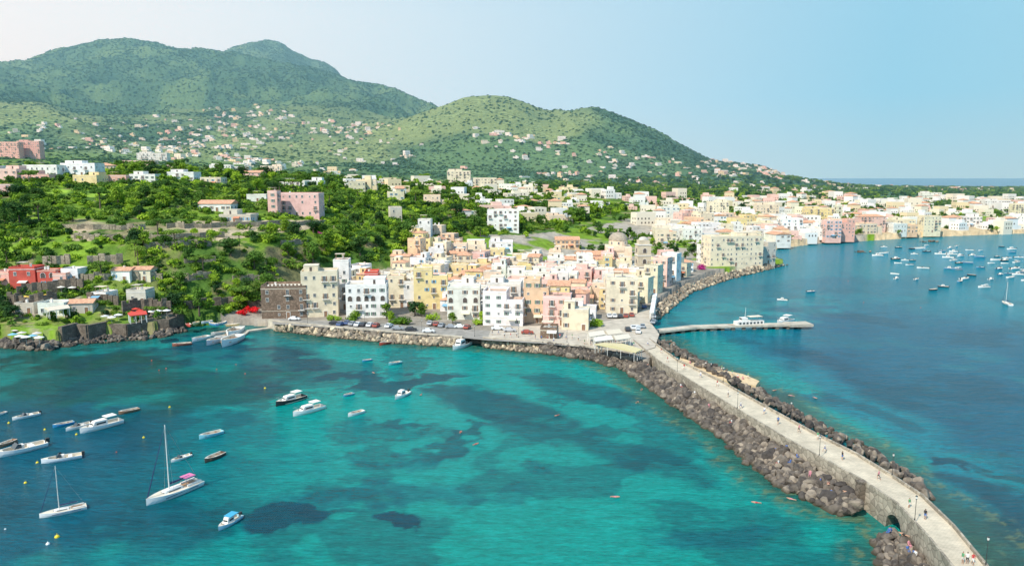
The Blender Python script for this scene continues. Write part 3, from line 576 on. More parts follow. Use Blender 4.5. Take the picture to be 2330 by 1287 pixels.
def sample(poly,n,ylo,yhi,pw=1.):
    out=[]; 
    while len(out)<n:
        y=(ylo**(2)+rng.random()*(yhi**2-ylo**2))**.5; s=rng.uniform(-.85,.85); x=s*y; z=Z(x,y); u,v=proj(x,y,z)
        q=inpoly(np.array([u]),np.array([v]),poly)[0]
        if q: out.append((x,y,z,u,v))
    return out
occa=np.array(occ)
def clear(x,y,r): return not np.any(np.hypot(occa[:,0]-x,occa[:,1]-y)<occa[:,2]*.85+r)
fh=[]; grid=[]
def addfh(poly,n,y0,y1,gap,thr,vmin=0):
    for x,y,z,u,v in sample(poly,n,y0,y1):
        if not clear(x,y,5) or not inpoly(x,y,land): continue
        if fbm(np.array(x/55),np.array(y/55),3,13)>thr: continue
        if v<vmin and random.random()<.75: continue
        if grid and np.min(np.hypot(np.array(grid)[:,0]-x,np.array(grid)[:,1]-y))<gap: continue
        grid.append((x,y)); fh.append((x,y,z))
addfh([(1400,470),(1560,440),(1800,430),(2500,436),(2500,527),(1900,540),(1740,552),(1500,545)],2300,480,1250,14.5,.55,458)
addfh([(760,415),(1000,425),(1500,436),(1480,470),(1300,500),(1200,515),(1060,500),(950,470)],560,480,1000,14.5,.55)
print('town stuff',len(fh)); n=len(fh); s=rng.uniform(.75,1.3,n); rr=np.zeros((n,3)); rr[:,2]=R(8)+rng.choice([0,0,1.57],n)+rng.uniform(-.3,.3,n)
FC=coll_of('hill_house',FV)
scatter('town_houses','houses','dense rows of pale flat-roofed houses in the far town',fh,rr,np.stack([s*rng.uniform(.8,1.3,n),s,s*rng.uniform(.75,1.15,n)],1),FC,9)
GA=np.array(grid)
def nearh(x,y,q=8.): return np.min(np.hypot(GA[:,0]-x,GA[:,1]-y))<q
cand=[]
for x,y,z,u,v in sample(veg,2500,255,760):
    if any(inpoly(u,v,g_) for g_ in gaps) or not clear(x,y,2.5) or nearh(x,y): continue
    dens=1 if v>500 and u>380 else .6
    if random.random()>dens: continue
    bad=False
    for ox,oy,orr in occ:
        if 0<oy-y<36 and abs(ox-x*oy/y)<orr+2.5 and random.random()<.9: bad=True;break
    if bad: continue
    clump=fbm(np.array(x/30),np.array(y/30),2,7)
    if u>380 and v>490 and u<1020: k=random.choice(('broad','broad','bright','broad','pine','bright'))
    else: k=random.choice(('broad','broad','bright','pine','cypress')) if clump>.5 else random.choice(('bright','bright','pine','bright','broad'))
    cand.append((k,x,y,z,random.choice((.5,.6,.75,.95,1.1,1.35))*random.uniform(.85,1.1)*(.9 if k!='broad' else 1.)))
for x,y,z,u,v in sample(left,46,225,300):
    if clear(x,y,1.5) and inpoly(x,y,land): cand.append((random.choice(('broad','bright','bush','broad')),x,y,z,random.uniform(.35,.6)))
cand.sort(key=lambda c:-c[4]/c[2]*(1.4 if c[0]=='pine' else 1))
for c in cand[:255]: tree(*c)
sp=[(360,545,'pine',1.05),(232,640,'pine',1.0),(315,605,'pine',.85),(968,420,'pine',1.5),(545,560,'pine',.8),(1190,490,'pine',1.),(270,345,'broad',1.3),(425,372,'broad',1.3),(600,420,'bright',1.3),(735,410,'broad',1.4),(25,730,'broad',.9),(10,725,'broad',.8)]
for u,v,k,s in sp: x,y,z=on(u,v); tree(k,x,y,z,s,group=None)
for u,v,k,s in [(880,726,'bright',.75),(944,718,'broad',.95),(960,722,'bright',.7),(985,728,'bush',1.2),(1030,736,'bright',.55),(1100,736,'bright',.7),(1085,738,'bush',1.3),(800,726,'bush',1.4),(812,724,'bright',.5),(755,730,'bush',1.2),(925,738,'bush',1.7),(905,734,'bush',1.5),(890,732,'bright',.6),(1345,745,'bush',1.7),(1340,655,'bright',.7),(1360,675,'bright',.7),(1362,650,'bright',.8),(1575,580,'broad',.8),(1770,545,'broad',.8),(1795,552,'pine',.8),(1590,585,'bush',1.5),(1640,500,'broad',1.),(1680,500,'bright',1.2),(1705,498,'broad',1.),(1330,690,'bright',.5),(1560,590,'broad',.7)]:
    x,y,z=on(u,v); tree(k,x,y,z,s,label='leafy green tree growing between the town buildings',group='trees along the quay and streets')
for u,v,m_,s in [(556,716,M_red,1.3),(571,711,M_red,1.4),(1008,560,M_mag,1.7),(730,540,M_mag,1.3),(1592,612,M_mag,1.6),(1010,540,M_mag,1.3)]:
    x,y,z=on(u,v); tree('bush',x,y,z,s,label='flowering red bougainvillea bush by a stone wall' if m_ is M_red else 'magenta bougainvillea bush on the slope',cat='shrub',mats=m_,group=None)
print('trees',time.time()-T0,len(cand))
lowc=coll_of('wood_tree',[crown(50+i,'broad',230,.75,M_leafd) for i in range(3)]+[crown(60,'pine',200,.7,M_leafp),crown(61,'broad',230,.75,M_leafb)])
midc=coll_of('garden_shrub',[crown(70+i,'bush',160,.4,mm_) for i,mm_ in enumerate((M_leafb,M_leafd,M_leafb,M_leafp))])
mtc=coll_of('mountain_tree',[crown(80+i,'broad',60,1.5,M_leafm) for i in range(4)])
def rs(n): return np.stack([np.zeros(n),np.zeros(n),rng.uniform(0,6.28,n)],1)
rest=cand[255:]
for x,y,z,u,v in sample(band,4000,600,2250):
    if clear(x,y,4) and not nearh(x,y): rest.append(('x',x,y,z,random.uniform(.8,1.3)))
for x,y,z,u,v in sample(townz,2900,330,1200):
    if inpoly(x,y,land) and clear(x,y,2.) and not nearh(x,y,7.) and (fbm(np.array(x/50),np.array(y/50),3,23)>.45 or y>850): rest.append(('x',x,y,z,random.uniform(.45,.9)))
n=len(rest); scatter('wood','trees','dense green wood of pines and leafy trees behind the town',[(c[1],c[2],c[3]-.5) for c in rest],rs(n),np.array([[c[4]*random.uniform(.8,1.3),c[4]*random.uniform(.8,1.3),c[4]] for c in rest]),lowc,5)
sh=[]
for x,y,z,u,v in sample(veg,10500,250,800):
    if any(inpoly(u,v,g_) and random.random()<.8 for g_ in gaps) or not clear(x,y,1.5): continue
    sh.append((x,y,z,random.uniform(.4,1.6)*(1+(y-300)/900)))
for x,y,z,u,v in sample([(-60,600),(420,600),(420,735),(-60,745)],700,225,300):
    if clear(x,y,1.2) and inpoly(x,y,land) and (y>262 or random.random()<.25): sh.append((x,y,z,random.uniform(.4,1.)))
n=len(sh); scatter('garden_undergrowth','shrubs','low green shrubs and hedges covering the garden terraces',[c[:3] for c in sh],rs(n),[[c[3]]*3 for c in sh],midc,4)
# mountains
def bulk(n,y0,y1):
    y=np.sqrt(rng.uniform(y0**2,y1**2,n)); s=rng.uniform(-.85,.85,n); x=s*y
    cj=np.clip((s-S0)/(S1-S0)*(NS-1),0,NS-2); ri=np.clip((np.log(y)-lg[0])/(lg[-1]-lg[0])*(NR-1),0,NR-2); j=cj.astype(int); i=ri.astype(int); a=cj-j; b_=ri-i
    z=(Zg[i,j]*(1-a)+Zg[i,j+1]*a)*(1-b_)+(Zg[i+1,j]*(1-a)+Zg[i+1,j+1]*a)*b_; return x,y,z
NM=240000
x,y,z=bulk(NM,900,5000); f=fbm(x/140,y/140,5,31); g_=fbm(x/500,y/500,4,51); pr_=np.where(f<.52,1.,.6)*np.where((g_>.54)&(y<2600),.3,1.)*np.where(y>2800,.8,1.); k=(z>28)&(rng.random(NM)<pr_)&((z>200)|(y<2800)); x,y,z=x[k],y[k],z[k]; n=len(x); s=rng.uniform(.45,1.0,n)*(.8+y/5500)
scatter('mountain_forest','forest','distant green forest covering the mountain slopes',np.stack([x,y,z-1.8],1),rs(n),np.stack([s*1.15,s*1.15,s*.55],1),mtc,4)
x,y,z=bulk(16000,760,2900); u,v=proj(x,y,z); f=fbm(x/260,y/260,5,77)
zone=inpoly(u,v,[(0,345),(0,300),(250,250),(420,232),(520,200),(580,235),(700,270),(960,285),(1100,290),(1350,325),(1560,368),(1640,360),(1750,382),(1820,405),(2330,425),(2330,440),(1500,430),(1000,420),(700,390),(300,360)])
k=zone&(rng.random(16000)<np.clip((f-.41)*2.4,0,.30))&(z>20); x,y,z=x[k],y[k],z[k]; n=len(x); print('far houses',n)
s=rng.uniform(.45,1.05,n); rr=rs(n); rr[:,2]=rng.uniform(-.7,.7,n)
scatter('hillside_houses','houses','hundreds of pale houses scattered over the terraced hills',np.stack([x,y,z-.5],1),rr,np.stack([s*rng.uniform(.7,1.4,n),s,s*rng.uniform(.7,1.1,n)],1),FC,9)
print('scatter',time.time()-T0)
# ---------------------------------------------------------------- causeway
Lp=[(1440,775),(1500,825),(1600,887),(1700,948),(1800,1008),(1900,1063),(1960,1096),(2040,1150),(2110,1225),(2170,1300),(2230,1400)]
Rp=[(1478,772),(1545,822),(1640,868),(1740,925),(1850,985),(1950,1035),(2032,1085),(2100,1130),(2172,1200),(2246,1290),(2325,1400)]
zs=[2.6,3.2,4.,4.2,4.2,4.2,4.3,4.6,4.8,4.5,4.2]
Lw=[Vector(gz(u,v,z)) for (u,v),z in zip(Lp,zs)]; Rw=[Vector(gz(u,v,z)) for (u,v),z in zip(Rp,zs)]
def dens(pts,n=14):
    out=[]
    for a,b_ in zip(pts[:-1],pts[1:]):
        for i in range(n): out.append(a.lerp(b_,i/n))
    return out+[pts[-1]]
Ld,Rd_=dens(Lw),dens(Rw); ND=len(Ld)
ac=Vector(gz(2025,1185,2.)); ai=min(range(ND),key=lambda i:(Ld[i].xy-ac.xy).length); acc=Ld[ai]
mb=MB(); vs=[];fs=[];ms=[]
for i in range(ND):
    d=(Ld[i]-acc).xy.length*(1 if i>=ai else -1); r=2.7
    zb=-2.
    if abs(d)<r: zb=.2+math.sqrt(max(0,r*r-d*d))*1.0
    l,q=Ld[i],Rd_[i]; vs+=[(l.x,l.y,l.z),(q.x,q.y,q.z),(q.x,q.y,min(zb,q.z-.5)),(l.x,l.y,min(zb,l.z-.5))]
for i in range(ND-1):
    a=i*4;b_=a+4
    fs+=[(a,a+1,b_+1,b_),(a+1,a+2,b_+2,b_+1),(a+2,a+3,b_+3,b_+2),(a+3,a,b_,b_+3)]; ms+=[1,0,0,0]
fs+=[(0,3,2,1),((ND-1)*4,(ND-1)*4+1,(ND-1)*4+2,(ND-1)*4+3)]; ms+=[0,0]
mb.add(vs,fs,ms)
m,nt,b=nmat('causeway_paving'); br=N(nt,'ShaderNodeTexBrick',Scale=.9,**{'Mortar Size':.015}); nt.links.new(posn(nt),br.inputs[0]); br.inputs[1].default_value=(.66,.57,.43,1); br.inputs[2].default_value=(.56,.49,.37,1); br.inputs[3].default_value=(.40,.34,.26,1)
g=ramp(nt,noise(nt,.35,5),[(.3,.76),(.7,1.1)]); nt.links.new(mixc(nt,1.,br.outputs[0],g,'MULTIPLY'),b.inputs['Base Color']); b.inputs['Roughness'].default_value=.9; M_pave=m
cw=thing('causeway','long stone causeway with paved deck and an arch','bridge')
ob('deck',mb.mesh('deck',[M_bstone,M_pave]),parent=cw)
def rail(side,other,off,w,h,m_):
    mb=MB(); vs=[];fs=[]
    for i in range(ND):
        d=(other[i]-side[i]).xy.normalized(); p=side[i].xy+d*off; q=p+d*w; z=side[i].z
        vs+=[(p.x,p.y,z-.2),(p.x,p.y,z+h),(q.x,q.y,z+h),(q.x,q.y,z-.2)]
    for i in range(ND-1):
        a=i*4;b_=a+4; fs+=[(a,a+1,b_+1,b_),(a+1,a+2,b_+2,b_+1),(a+2,a+3,b_+3,b_+2)]
    mb.add(vs,fs,0); return mb.mesh('parapet',[m_])
ob('parapet',rail(Ld,Rd_,-.06,.38,.55,M_bstone),parent=cw); ob('parapet',rail(Rd_,Ld,-.06,.38,.5,M_bstone),parent=cw)
bx=Vector(gz(1958,1128,2.)); bi=min(range(ND),key=lambda i:(Ld[i].xy-bx.xy).length); t_=(Ld[bi+1]-Ld[bi-1]).xy; nn=(Ld[bi]-Rd_[bi]).xy.normalized()
mb=MB(); p=Ld[bi].xy+nn*.6; mb.box((p.x,p.y,1.4),(1.0,1.3,6.6),0,math.atan2(t_.y,t_.x)); mb.box((p.x,p.y,4.8),(1.2,1.5,.25),0,math.atan2(t_.y,t_.x)); ob('buttress',mb.mesh('buttress',[M_dstone]),parent=cw)
mb=MB(); dr=(Ld[ai+1]-Ld[ai-1]).xy.normalized(); nn=(Ld[ai]-Rd_[ai]).xy.normalized()
for i in range(12):
    w0=math.pi*i/12+.02; w1=math.pi*(i+1)/12-.02; q=[]
    for w_,rr_ in((w0,2.7),(w1,2.7),(w1,3.2),(w0,3.2)):
        p=acc.xy+dr*(rr_*math.cos(w_))+nn*.10; q.append((p.x,p.y,.2+rr_*math.sin(w_)))
    mb.add(q+[(a_[0]-nn.x*.3,a_[1]-nn.y*.3,a_[2]) for a_ in q],[(0,1,2,3),(0,4,5,1),(1,5,6,2),(2,6,7,3),(3,7,4,0)],0)
ob('arch_ring',mb.mesh('arch_ring',[M_bstone]),parent=cw)
# ---------------------------------------------------------------- rocks
def rockmesh(seed,m_):
    bm=bmesh.new(); bmesh.ops.create_icosphere(bm,subdivisions=2,radius=1.); r=random.Random(seed); pl=[(Vector((r.gauss(0,1),r.gauss(0,1),r.gauss(0,1))).normalized(),r.uniform(.5,.82)) for _ in range(10)]
    for v in bm.verts:
        for n_,d in pl:
            k=v.co.dot(n_)
            if k>d: v.co-=n_*(k-d)
        v.co*=r.uniform(.97,1.03)
    me=bpy.data.meshes.new('rock'); bm.to_mesh(me); bm.free(); me.materials.append(m_); return me
RK=[rockmesh(i,M_rock) for i in range(6)]; RW=[rockmesh(20+i,M_rockw) for i in range(5)]
rocks=[];rockp=[]
def strip(inner,outer,zi,n,sz,lst,zo=-.2):
    A=[Vector(gz(u,v,zi)) for u,v in inner]; B=[Vector(gz(u,v,0)) for u,v in outer]
    L=[(a-b_).length for a,b_ in zip(A[:-1],A[1:])]; tot=sum(L)
    for _ in range(n):
        q=rng.uniform(0,tot); i=0
        while i<len(L)-1 and q>L[i]: q-=L[i]; i+=1
        f=min(1,q/L[i]); w=rng.uniform(-.05,1.0)+(rng.random()<.12)*rng.uniform(0,.22); a=A[i].lerp(A[i+1],f); b_=B[i].lerp(B[i+1],f); p=a.lerp(b_,w)
        s=sz*rng.uniform(.45,1.2)*(1.5 if rng.random()<.18 else 1); p.z=zi*(1-w)+zo*w+rng.uniform(-.3,.45); lst.append((p.x,p.y,p.z,s))
ob_in=[(1440,812),(1500,850),(1600,915),(1700,975),(1800,1040),(1900,1105),(1955,1150)]; ob_out=[(1422,843),(1475,882),(1565,945),(1645,998),(1706,1056),(1770,1108),(1905,1170)]
strip(ob_in,ob_out,2.0,2000,.98,rocks)
strip([(1490,778),(1560,816),(1650,860),(1750,916),(1860,976),(1960,1029),(2050,1082),(2108,1126)],[(1512,772),(1575,808),(1672,853),(1764,907),(1874,966),(1980,1020),(2070,1076),(2122,1136)],1.8,640,.85,rocks)
strip([(2035,1215),(2075,1250),(2110,1300)],[(1985,1232),(1992,1270),(2010,1310)],1.6,200,.82,rocks)
strip([(1230,783),(1340,795),(1440,812)],[(1230,804),(1345,820),(1422,843)],2.2,420,.95,rocks)
strip([(1100,775),(1230,783)],[(1105,791),(1230,804)],2.0,230,.95,rockp)
strip([(630,742),(760,752),(900,763),(1055,776)],[(630,752),(760,768),(900,782),(1050,790)],2.0,780,.95,rockp)
strip([(1485,713),(1505,690),(1555,655),(1640,624),(1740,604)],[(1500,727),(1530,700),(1578,664),(1660,636),(1795,602)],2.2,900,1.05,rockp)
strip([(-80,765),(0,772),(60,776),(130,776)],[(-80,790),(0,790),(60,798),(130,796)],1.6,200,1.3,rocks); strip([(130,776),(200,766),(350,754),(420,744)],[(135,790),(200,784),(350,772),(425,755)],1.0,280,1.0,rocks)
strip([(60,752),(200,748),(380,732)],[(60,775),(200,768),(380,748)],3.5,120,1.0,rocks,1.5)
strip([(1935,572),(1985,572)],[(1940,575),(1985,575)],.3,14,1.4,rocks); strip([(2090,549),(2135,549)],[(2090,551),(2135,551)],.3,14,1.4,rocks)
allr=[(r_,0) for r_ in rocks]+[(r_,1) for r_ in rockp]; allr.sort(key=lambda q:-(q[0][3]/q[0][1]))
vis=[q for q in allr if proj(q[0][0],q[0][1],q[0][2])[1]<1290][:300]; vs_=set(id(q) for q in vis)
def rr3(): return (random.uniform(0,6),random.uniform(0,6),random.uniform(0,6))
for (x,y,z,s),k in vis: thing('boulder','dark angular basalt boulder piled beside the causeway wall' if x>0 else 'dark rugged boulder at the foot of the sea wall','rock',(x,y,z),rot=rr3(),scale=(s,s*random.uniform(.7,1.2),s*random.uniform(.6,.95)),group='boulders of the breakwater',data=random.choice(RW if k else RK))
for lst,nm,cm,k in ((allr,'breakwater_rocks',RK,0),(allr,'pale_breakwater_rocks',RW,1)):
    q=[a[0] for a in lst if a[1]==k and id(a) not in vs_]; n=len(q)
    scatter(nm,'rocks','piled breakwater rocks along the water edge',[a[:3] for a in q],rng.uniform(0,6,(n,3)),[[a[3],a[3]*random.uniform(.7,1.2),a[3]*random.uniform(.6,.95)] for a in q],coll_of(nm,cm),len(cm))
# ---------------------------------------------------------------- walls, quays, pier, road
def wallalong(name,label,cat,pts,h,th,m_,base=None,kind=None,below=2.,jit=0):
    mb=MB()
    for a,b_ in zip(pts[:-1],pts[1:]):
        a=Vector(a);b_=Vector(b_); n_=max(1,int((b_-a).length/4))
        for i in range(n_):
            p=a.lerp(b_,i/n_); q=a.lerp(b_,(i+1)/n_); z=base if base is not None else (p.z+q.z)/2; d=(q-p).xy; c=(p+q)/2; hh=h+random.uniform(-jit,jit) if base is not None else h*random.uniform(.7,1.05)
            mb.box((c.x,c.y,z+hh/2-below/2),(d.length+th*.3,th,hh+below+(i%2)*.02),0,math.atan2(d.y,d.x))
    return thing(name,label,cat,data=mb.mesh(name,[m_]))
wallalong('quay_wall','low stone quay wall along the waterfront road','wall',[gz(u,v,3.) for u,v in [(612,728),(640,732),(760,744),(900,755),(1052,767)]],.9,.9,M_conc,base=2.5,below=4)
wallalong('quay_wall','low stone quay wall along the waterfront road','wall',[gz(u,v,3.) for u,v in [(1100,768),(1230,777),(1340,789),(1440,803)]],.9,.9,M_conc,base=2.5,below=4)
wallalong('sea_wall','tall dark masonry sea wall below the restaurant terrace','wall',[gz(u,v,1) for u,v in [(140,778),(175,768),(200,770),(245,760),(290,762),(350,752),(385,750),(415,738)]],5.6,1.4,M_dstone,base=0,jit=1.)
for pl,hh in [([(200,600),(280,602)],4),([(330,570),(420,563),(480,560)],3.),([(140,520),(250,524),(330,522)],2.6),([(380,520),(500,518),(640,514),(740,510)],2.6),([(170,545),(240,548),(400,546),(510,540)],2.8),([(420,640),(480,634)],3.),([(530,640),(600,640)],2.5),([(420,600),(490,596)],2.5),([(420,702),(520,694),(600,702)],3.2),([(20,696),(70,702),(130,690)],5),([(200,686),(270,694)],4),([(280,716),(330,706),(390,712)],5),([(40,674),(110,668),(190,660)],4.5),([(180,640),(250,636)],3),([(100,606),(160,602)],4),([(290,640),(370,640)],3.5),([(950,452),(1060,450)],1.8),([(1000,498),(1080,500)],2.),([(750,470),(840,474)],1.8),([(760,520),(860,516)],2.),([(640,560),(700,556)],2.5)]:
    pts=[]
    for (u0,v0),(u1,v1) in zip(pl[:-1],pl[1:]):
        for i in range(6): pts.append(on(u0+(u1-u0)*i/6,v0+(v1-v0)*i/6+random.uniform(-1.,1.)))
    pts.append(on(*pl[-1]))
    wallalong('retaining_wall','old stone retaining wall holding a garden terrace','wall',pts,hh,.8,M_dstone if pl[0][1]>650 else M_wstone)
mb=MB(); io=[((620,725),(620,737)),((760,730),(760,746)),((900,738),(900,757)),((1050,748),(1050,768)),((1110,752),(1110,774)),((1230,764),(1230,781)),((1330,772),(1330,790)),((1420,770),(1440,805))]
vs=[]; [vs.extend((gz(*a,2.95)[:2]+(2.98,),gz(*b_,2.95)[:2]+(2.98,))) for a,b_ in io]
mb.add(vs,[(2*i,2*i+1,2*i+3,2*i+2) for i in range(len(io)-1)],0)
o=ob('road',mb.mesh('road',[simple('asphalt',(.28,.26,.23),.9,.25,.5)])); o['kind']='structure'
mb=MB(); vs=[gz(u,v,3.)[:2]+(3.04,) for u,v in [(1110,768),(1230,776),(1340,788),(1450,802),(1490,790),(1500,760),(1478,730),(1500,700),(1470,700),(1440,720),(1350,735),(1120,745)]]
mb.add(vs,[tuple(range(len(vs)))],0); o=ob('pavement',mb.mesh('pavement',[simple('plaza_paving',(.48,.42,.34),.9,.2,.4)])); o['kind']='structure'
pr=thing('pier','grey concrete pier on pillars reaching into the bay','pier'); pp=[Vector(gz(u,v,1.6)) for u,v in [(1490,752),(1580,742),(1700,738),(1828,736)]]
mb=MB();mp_=MB()
for a,b_ in zip(pp[:-1],pp[1:]):
    c=(a+b_)/2; d=(b_-a).xy; an=math.atan2(d.y,d.x); mb.box((c.x,c.y,1.35+.004*pp.index(a)),(d.length+.5,4.,.7),0,an)
    for i in range(int(d.length/4)):
        p=a.lerp(b_,(i+.5)/int(d.length/4)); mp_.box((p.x,p.y,-.6),(1.3,3.4,3.2),0,an)
ob('deck',mb.mesh('pier_deck',[M_conc]),parent=pr); ob('pillar',mp_.mesh('pillars',[M_dstone]),parent=pr)
p=pp[-1]; mb=MB(); mb.box((p.x-2,p.y,1.4),(9,6,.9),0,.1); ob('pier_head',mb.mesh('pier_head',[M_conc]),parent=pr)
mb=MB(); vs=[gz(u,v,1.4) for u,v in [(1548,812),(1600,832),(1690,850),(1728,866),(1720,876),(1660,868),(1590,846),(1545,822)]]; k=len(vs)
mb.add(vs+[(x_,y_,-1) for x_,y_,z_ in vs],[tuple(range(k))[::-1]]+[(i,(i+1)%k,k+(i+1)%k,k+i) for i in range(k)],0); thing('bathing_platform','pale concrete bathing platform at the foot of the causeway','platform',data=mb.mesh('bathing_platform',[simple('sandy_concrete',(.60,.45,.27),.9,.2,.5)]))
# ---------------------------------------------------------------- boats (unit metres)
def hull(L,B,D,deck=.5,free=.6,open_=True,mats=None):
    mb=MB(); n=12; rows=[]
    for i in range(n+1):
        t=i/n; x=-L/2+L*t; w=B/2*(1-max(0,(t-.45)/.55)**2.2)*(.86+.14*min(1,t*3)); w=max(w,.02); sh=free*(1+.45*t*t); kd=-D*(1-t**4)
        rows.append([(x,0,kd),(x,w*.7,kd*.5),(x,w*.95,sh*.45),(x,w,sh),(x,max(w-.12,.01),sh),(x,max(w-.16,.008),sh-.04 if (not open_ or t>.8) else .12),(x,0,sh+.05 if (not open_ or t>.8) else .10)])
    for sgn in(1,-1):
        o=len(mb.v); m_=len(rows[0]); mb.v+=[(x,sgn*y,z) for r_ in rows for x,y,z in r_]
        for i in range(n):
            for j in range(m_-1):
                f=(o+i*m_+j,o+(i+1)*m_+j,o+(i+1)*m_+j+1,o+i*m_+j+1); mb.f.append(f if sgn<0 else f[::-1]); mb.m.append(0 if j<3 else (1 if j==3 else 2))
    r0=rows[0]; mb.add([(p[0],p[1],p[2]) for p in r0[:4]]+[(p[0],-p[1],p[2]) for p in r0[3:0:-1]],[tuple(range(7))],0)
    return mb.mesh('hull',mats or [M_paint,M_white,M_cream])
def cabin(x,l,w,h,z,m_=0):
    mb=MB(); mb.add([(x-l/2,-w/2,z),(x+l/2,-w/2*.8,z),(x+l/2,w/2*.8,z),(x-l/2,w/2,z),(x-l/2,-w/2*.85,z+h),(x+l*.25,-w/2*.7,z+h),(x+l*.25,w/2*.7,z+h),(x-l/2,w/2*.85,z+h)],[(3,2,1,0),(4,5,6,7),(0,1,5,4),(1,2,6,5),(2,3,7,6),(3,0,4,7)],0)
    return mb
def wshield(x,w,z):
    mb=MB(); mb.add([(x,-w/2,z),(x,w/2,z),(x-.5,w/2*.9,z+.6),(x-.5,-w/2*.9,z+.6)],[(0,1,2,3)],0); mb.add([(x,-w/2,z),(x-.9,-w/2,z),(x-.9,-w/2*.9,z+.5),(x-.5,-w/2*.9,z+.6)],[(0,1,2,3)],0); mb.add([(x,w/2,z),(x-.9,w/2,z),(x-.9,w/2*.9,z+.5),(x-.5,w/2*.9,z+.6)],[(0,1,2,3)],0)
    return mb.mesh('windshield',[M_glass])
def cyl(name,a,b_,r0,r1,m_,n=8): return MB().tube(a,b_,r0,r1,n).mesh(name,[m_])
outb=MB().box((-.2,0,.7),(.5,.4,.6),0).box((-.15,0,0),(.2,.15,1.),0).mesh('outboard_motor',[M_iron])
bench=MB()
for x in(-1.2,.2,1.3): bench.box((x,0,.42),(.3,1.25,.06),0)
BENCH=bench.mesh('bench',[M_brownw])
def cwin(mb_,x,l,w,h,z):
    for s in(-1,1): mb_.box((x-.1*l,s*w*.455,z+h*.55),(l*.6,.05,h*.32),0)
    mb_.box((x+l*.39,0,z+h*.5),(.06,w*.6,h*.3),0)
    return mb_.mesh('cabin_window',[M_glass])
KB={}
KB['row']=[('hull',hull(4.6,1.7,.25)),('bench',BENCH)]
KB['speed']=[('hull',hull(6.2,2.2,.3)),('windshield',wshield(.9,1.4,.72)),('console',MB().box((.0,0,.55),(.8,.8,.9),0).box((-1.3,0,.35),(.6,1.5,.5),0).mesh('console',[M_white])),('outboard_motor',outb.copy())]
KB['speed'][3][1].transform(Matrix.Translation((-3.1,0,0)))
cc=cabin(.6,3.2,1.9,1.1,.7); KB['cruiser']=[('hull',hull(8.5,2.9,.4,free=.85)),('cabin',cc.mesh('cabin',[M_white])),('cabin_window',cwin(MB(),.6,3.2,1.9,1.1,.7)),('canopy',MB().box((-1.9,0,2.2),(2.2,2.,.1),0).mesh('canopy',[M_white])),('railing',MB().tube((1.6,1.1,1.7),(4.1,.1,2.),.03,.03,5).tube((1.6,-1.1,1.7),(4.1,-.1,2.),.03,.03,5).tube((1.6,1.1,1.),(1.6,1.1,1.7),.03,.03,5).tube((1.6,-1.1,1.),(1.6,-1.1,1.7),.03,.03,5).tube((3,.6,1.),(3,.6,1.85),.03,.03,5).tube((3,-.6,1.),(3,-.6,1.85),.03,.03,5).mesh('railing',[M_metal]))]
cc=cabin(.3,1.8,1.5,1.1,.5); KB['pilot']=[('hull',hull(5.8,2.1,.3)),('cabin',cc.mesh('cabin',[M_white])),('cabin_window',cwin(MB(),.3,1.8,1.5,1.1,.5)),('outboard_motor',outb.copy())]
KB['pilot'][3][1].transform(Matrix.Translation((-2.9,0,0)))
cc=cabin(.6,3.6,1.5,.45,.8); rig=MB()
for a_,b_ in(((4.7,0,1.1),(.8,0,12)),((-4.7,0,.8),(.8,0,12)),((.8,1.3,.7),(.8,0,12)),((.8,-1.3,.7),(.8,0,12))): rig.tube(a_,b_,.02,.02,4)
furl=MB().tube((4.6,0,1.3),(1.2,0,11.),.09,.04,6)
KB['sail']=[('hull',hull(9.8,3.,.5,free=.8,open_=False)),('cabin',cc.mesh('cabin',[M_white])),('cabin_window',cwin(MB(),.6,3.6,1.5,.45,.8)),('mast',cyl('mast',(.8,0,.8),(.8,0,12.2),.10,.07,M_white)),('boom',MB().tube((.8,0,2.),(-3.2,0,2.1),.07,.07,6,0).tube((.6,0,2.15),(-3.,0,2.2),.16,.12,6,1).mesh('boom',[M_metal,M_navy])),('rigging',rig.mesh('rigging',[M_metal])),('furled_sail',furl.mesh('furled_sail',[M_navy])),('cockpit',MB().box((-2.9,0,.86),(2.4,1.5,.1),0).box((-3.2,.9,1.0),(2.6,.25,.3),1).box((-3.2,-.9,1.0),(2.6,.25,.3),1).mesh('cockpit',[M_deck,M_white])),('hull_stripe',MB().box((-.6,1.44,.55),(6.,.03,.1),0).box((-.6,-1.44,.55),(6.,.03,.1),0).mesh('hull_stripe',[M_navy]))]
KL={'row':('rowing_boat','small open wooden rowing boat moored on clear water','boat'),'speed':('motorboat','open motorboat with windshield and outboard motor at mooring','boat'),'cruiser':('cabin_cruiser','white cabin cruiser with canopy and bow railing at anchor','boat'),'pilot':('motorboat','small motorboat with wheelhouse cabin at mooring','boat'),'sail':('sailboat','sailboat with bare mast and furled sails at anchor','boat')}
LEN={'row':4.6,'speed':6.2,'cruiser':8.5,'pilot':5.8,'sail':9.8}
def boat(kind,p,rz,L,color,label=None,group='boats moored in the bay',extra=None,z=.0):
    nm,lb,cat=KL[kind]; s=L/LEN[kind]; root=thing(nm,label or lb,cat,(p[0],p[1],z),rz,s,group)
    for pn,me in KB[kind]: ob(pn,me,parent=root,color=color)
    if extra=='pinkcanopy':
        mb=MB().box((-2.7,0,2.25),(1.9,1.7,.06),0)
        for x_ in(-3.5,-1.9):
            for s_ in(-1,1): mb.box((x_,s_*.75,1.5),(.05,.05,1.4),1)
        ob('canopy',mb.mesh('canopy',[M_pinkc,M_metal]),parent=root)
    if extra=='bluecanopy': ob('canopy',MB().box((-.6,0,1.7),(2.2,1.6,.08),0).mesh('canopy',[M_cyan]),parent=root)
    return root
def boatpx(kind,b_,s,color,label=None,**k):
    B=Vector(gz(*b_)); S=Vector(gz(*s)); d=B-S; boat(kind,(B+S)/2,math.atan2(d.y,d.x),d.length,color,label,**k)
w_=(.8,.8,.78)
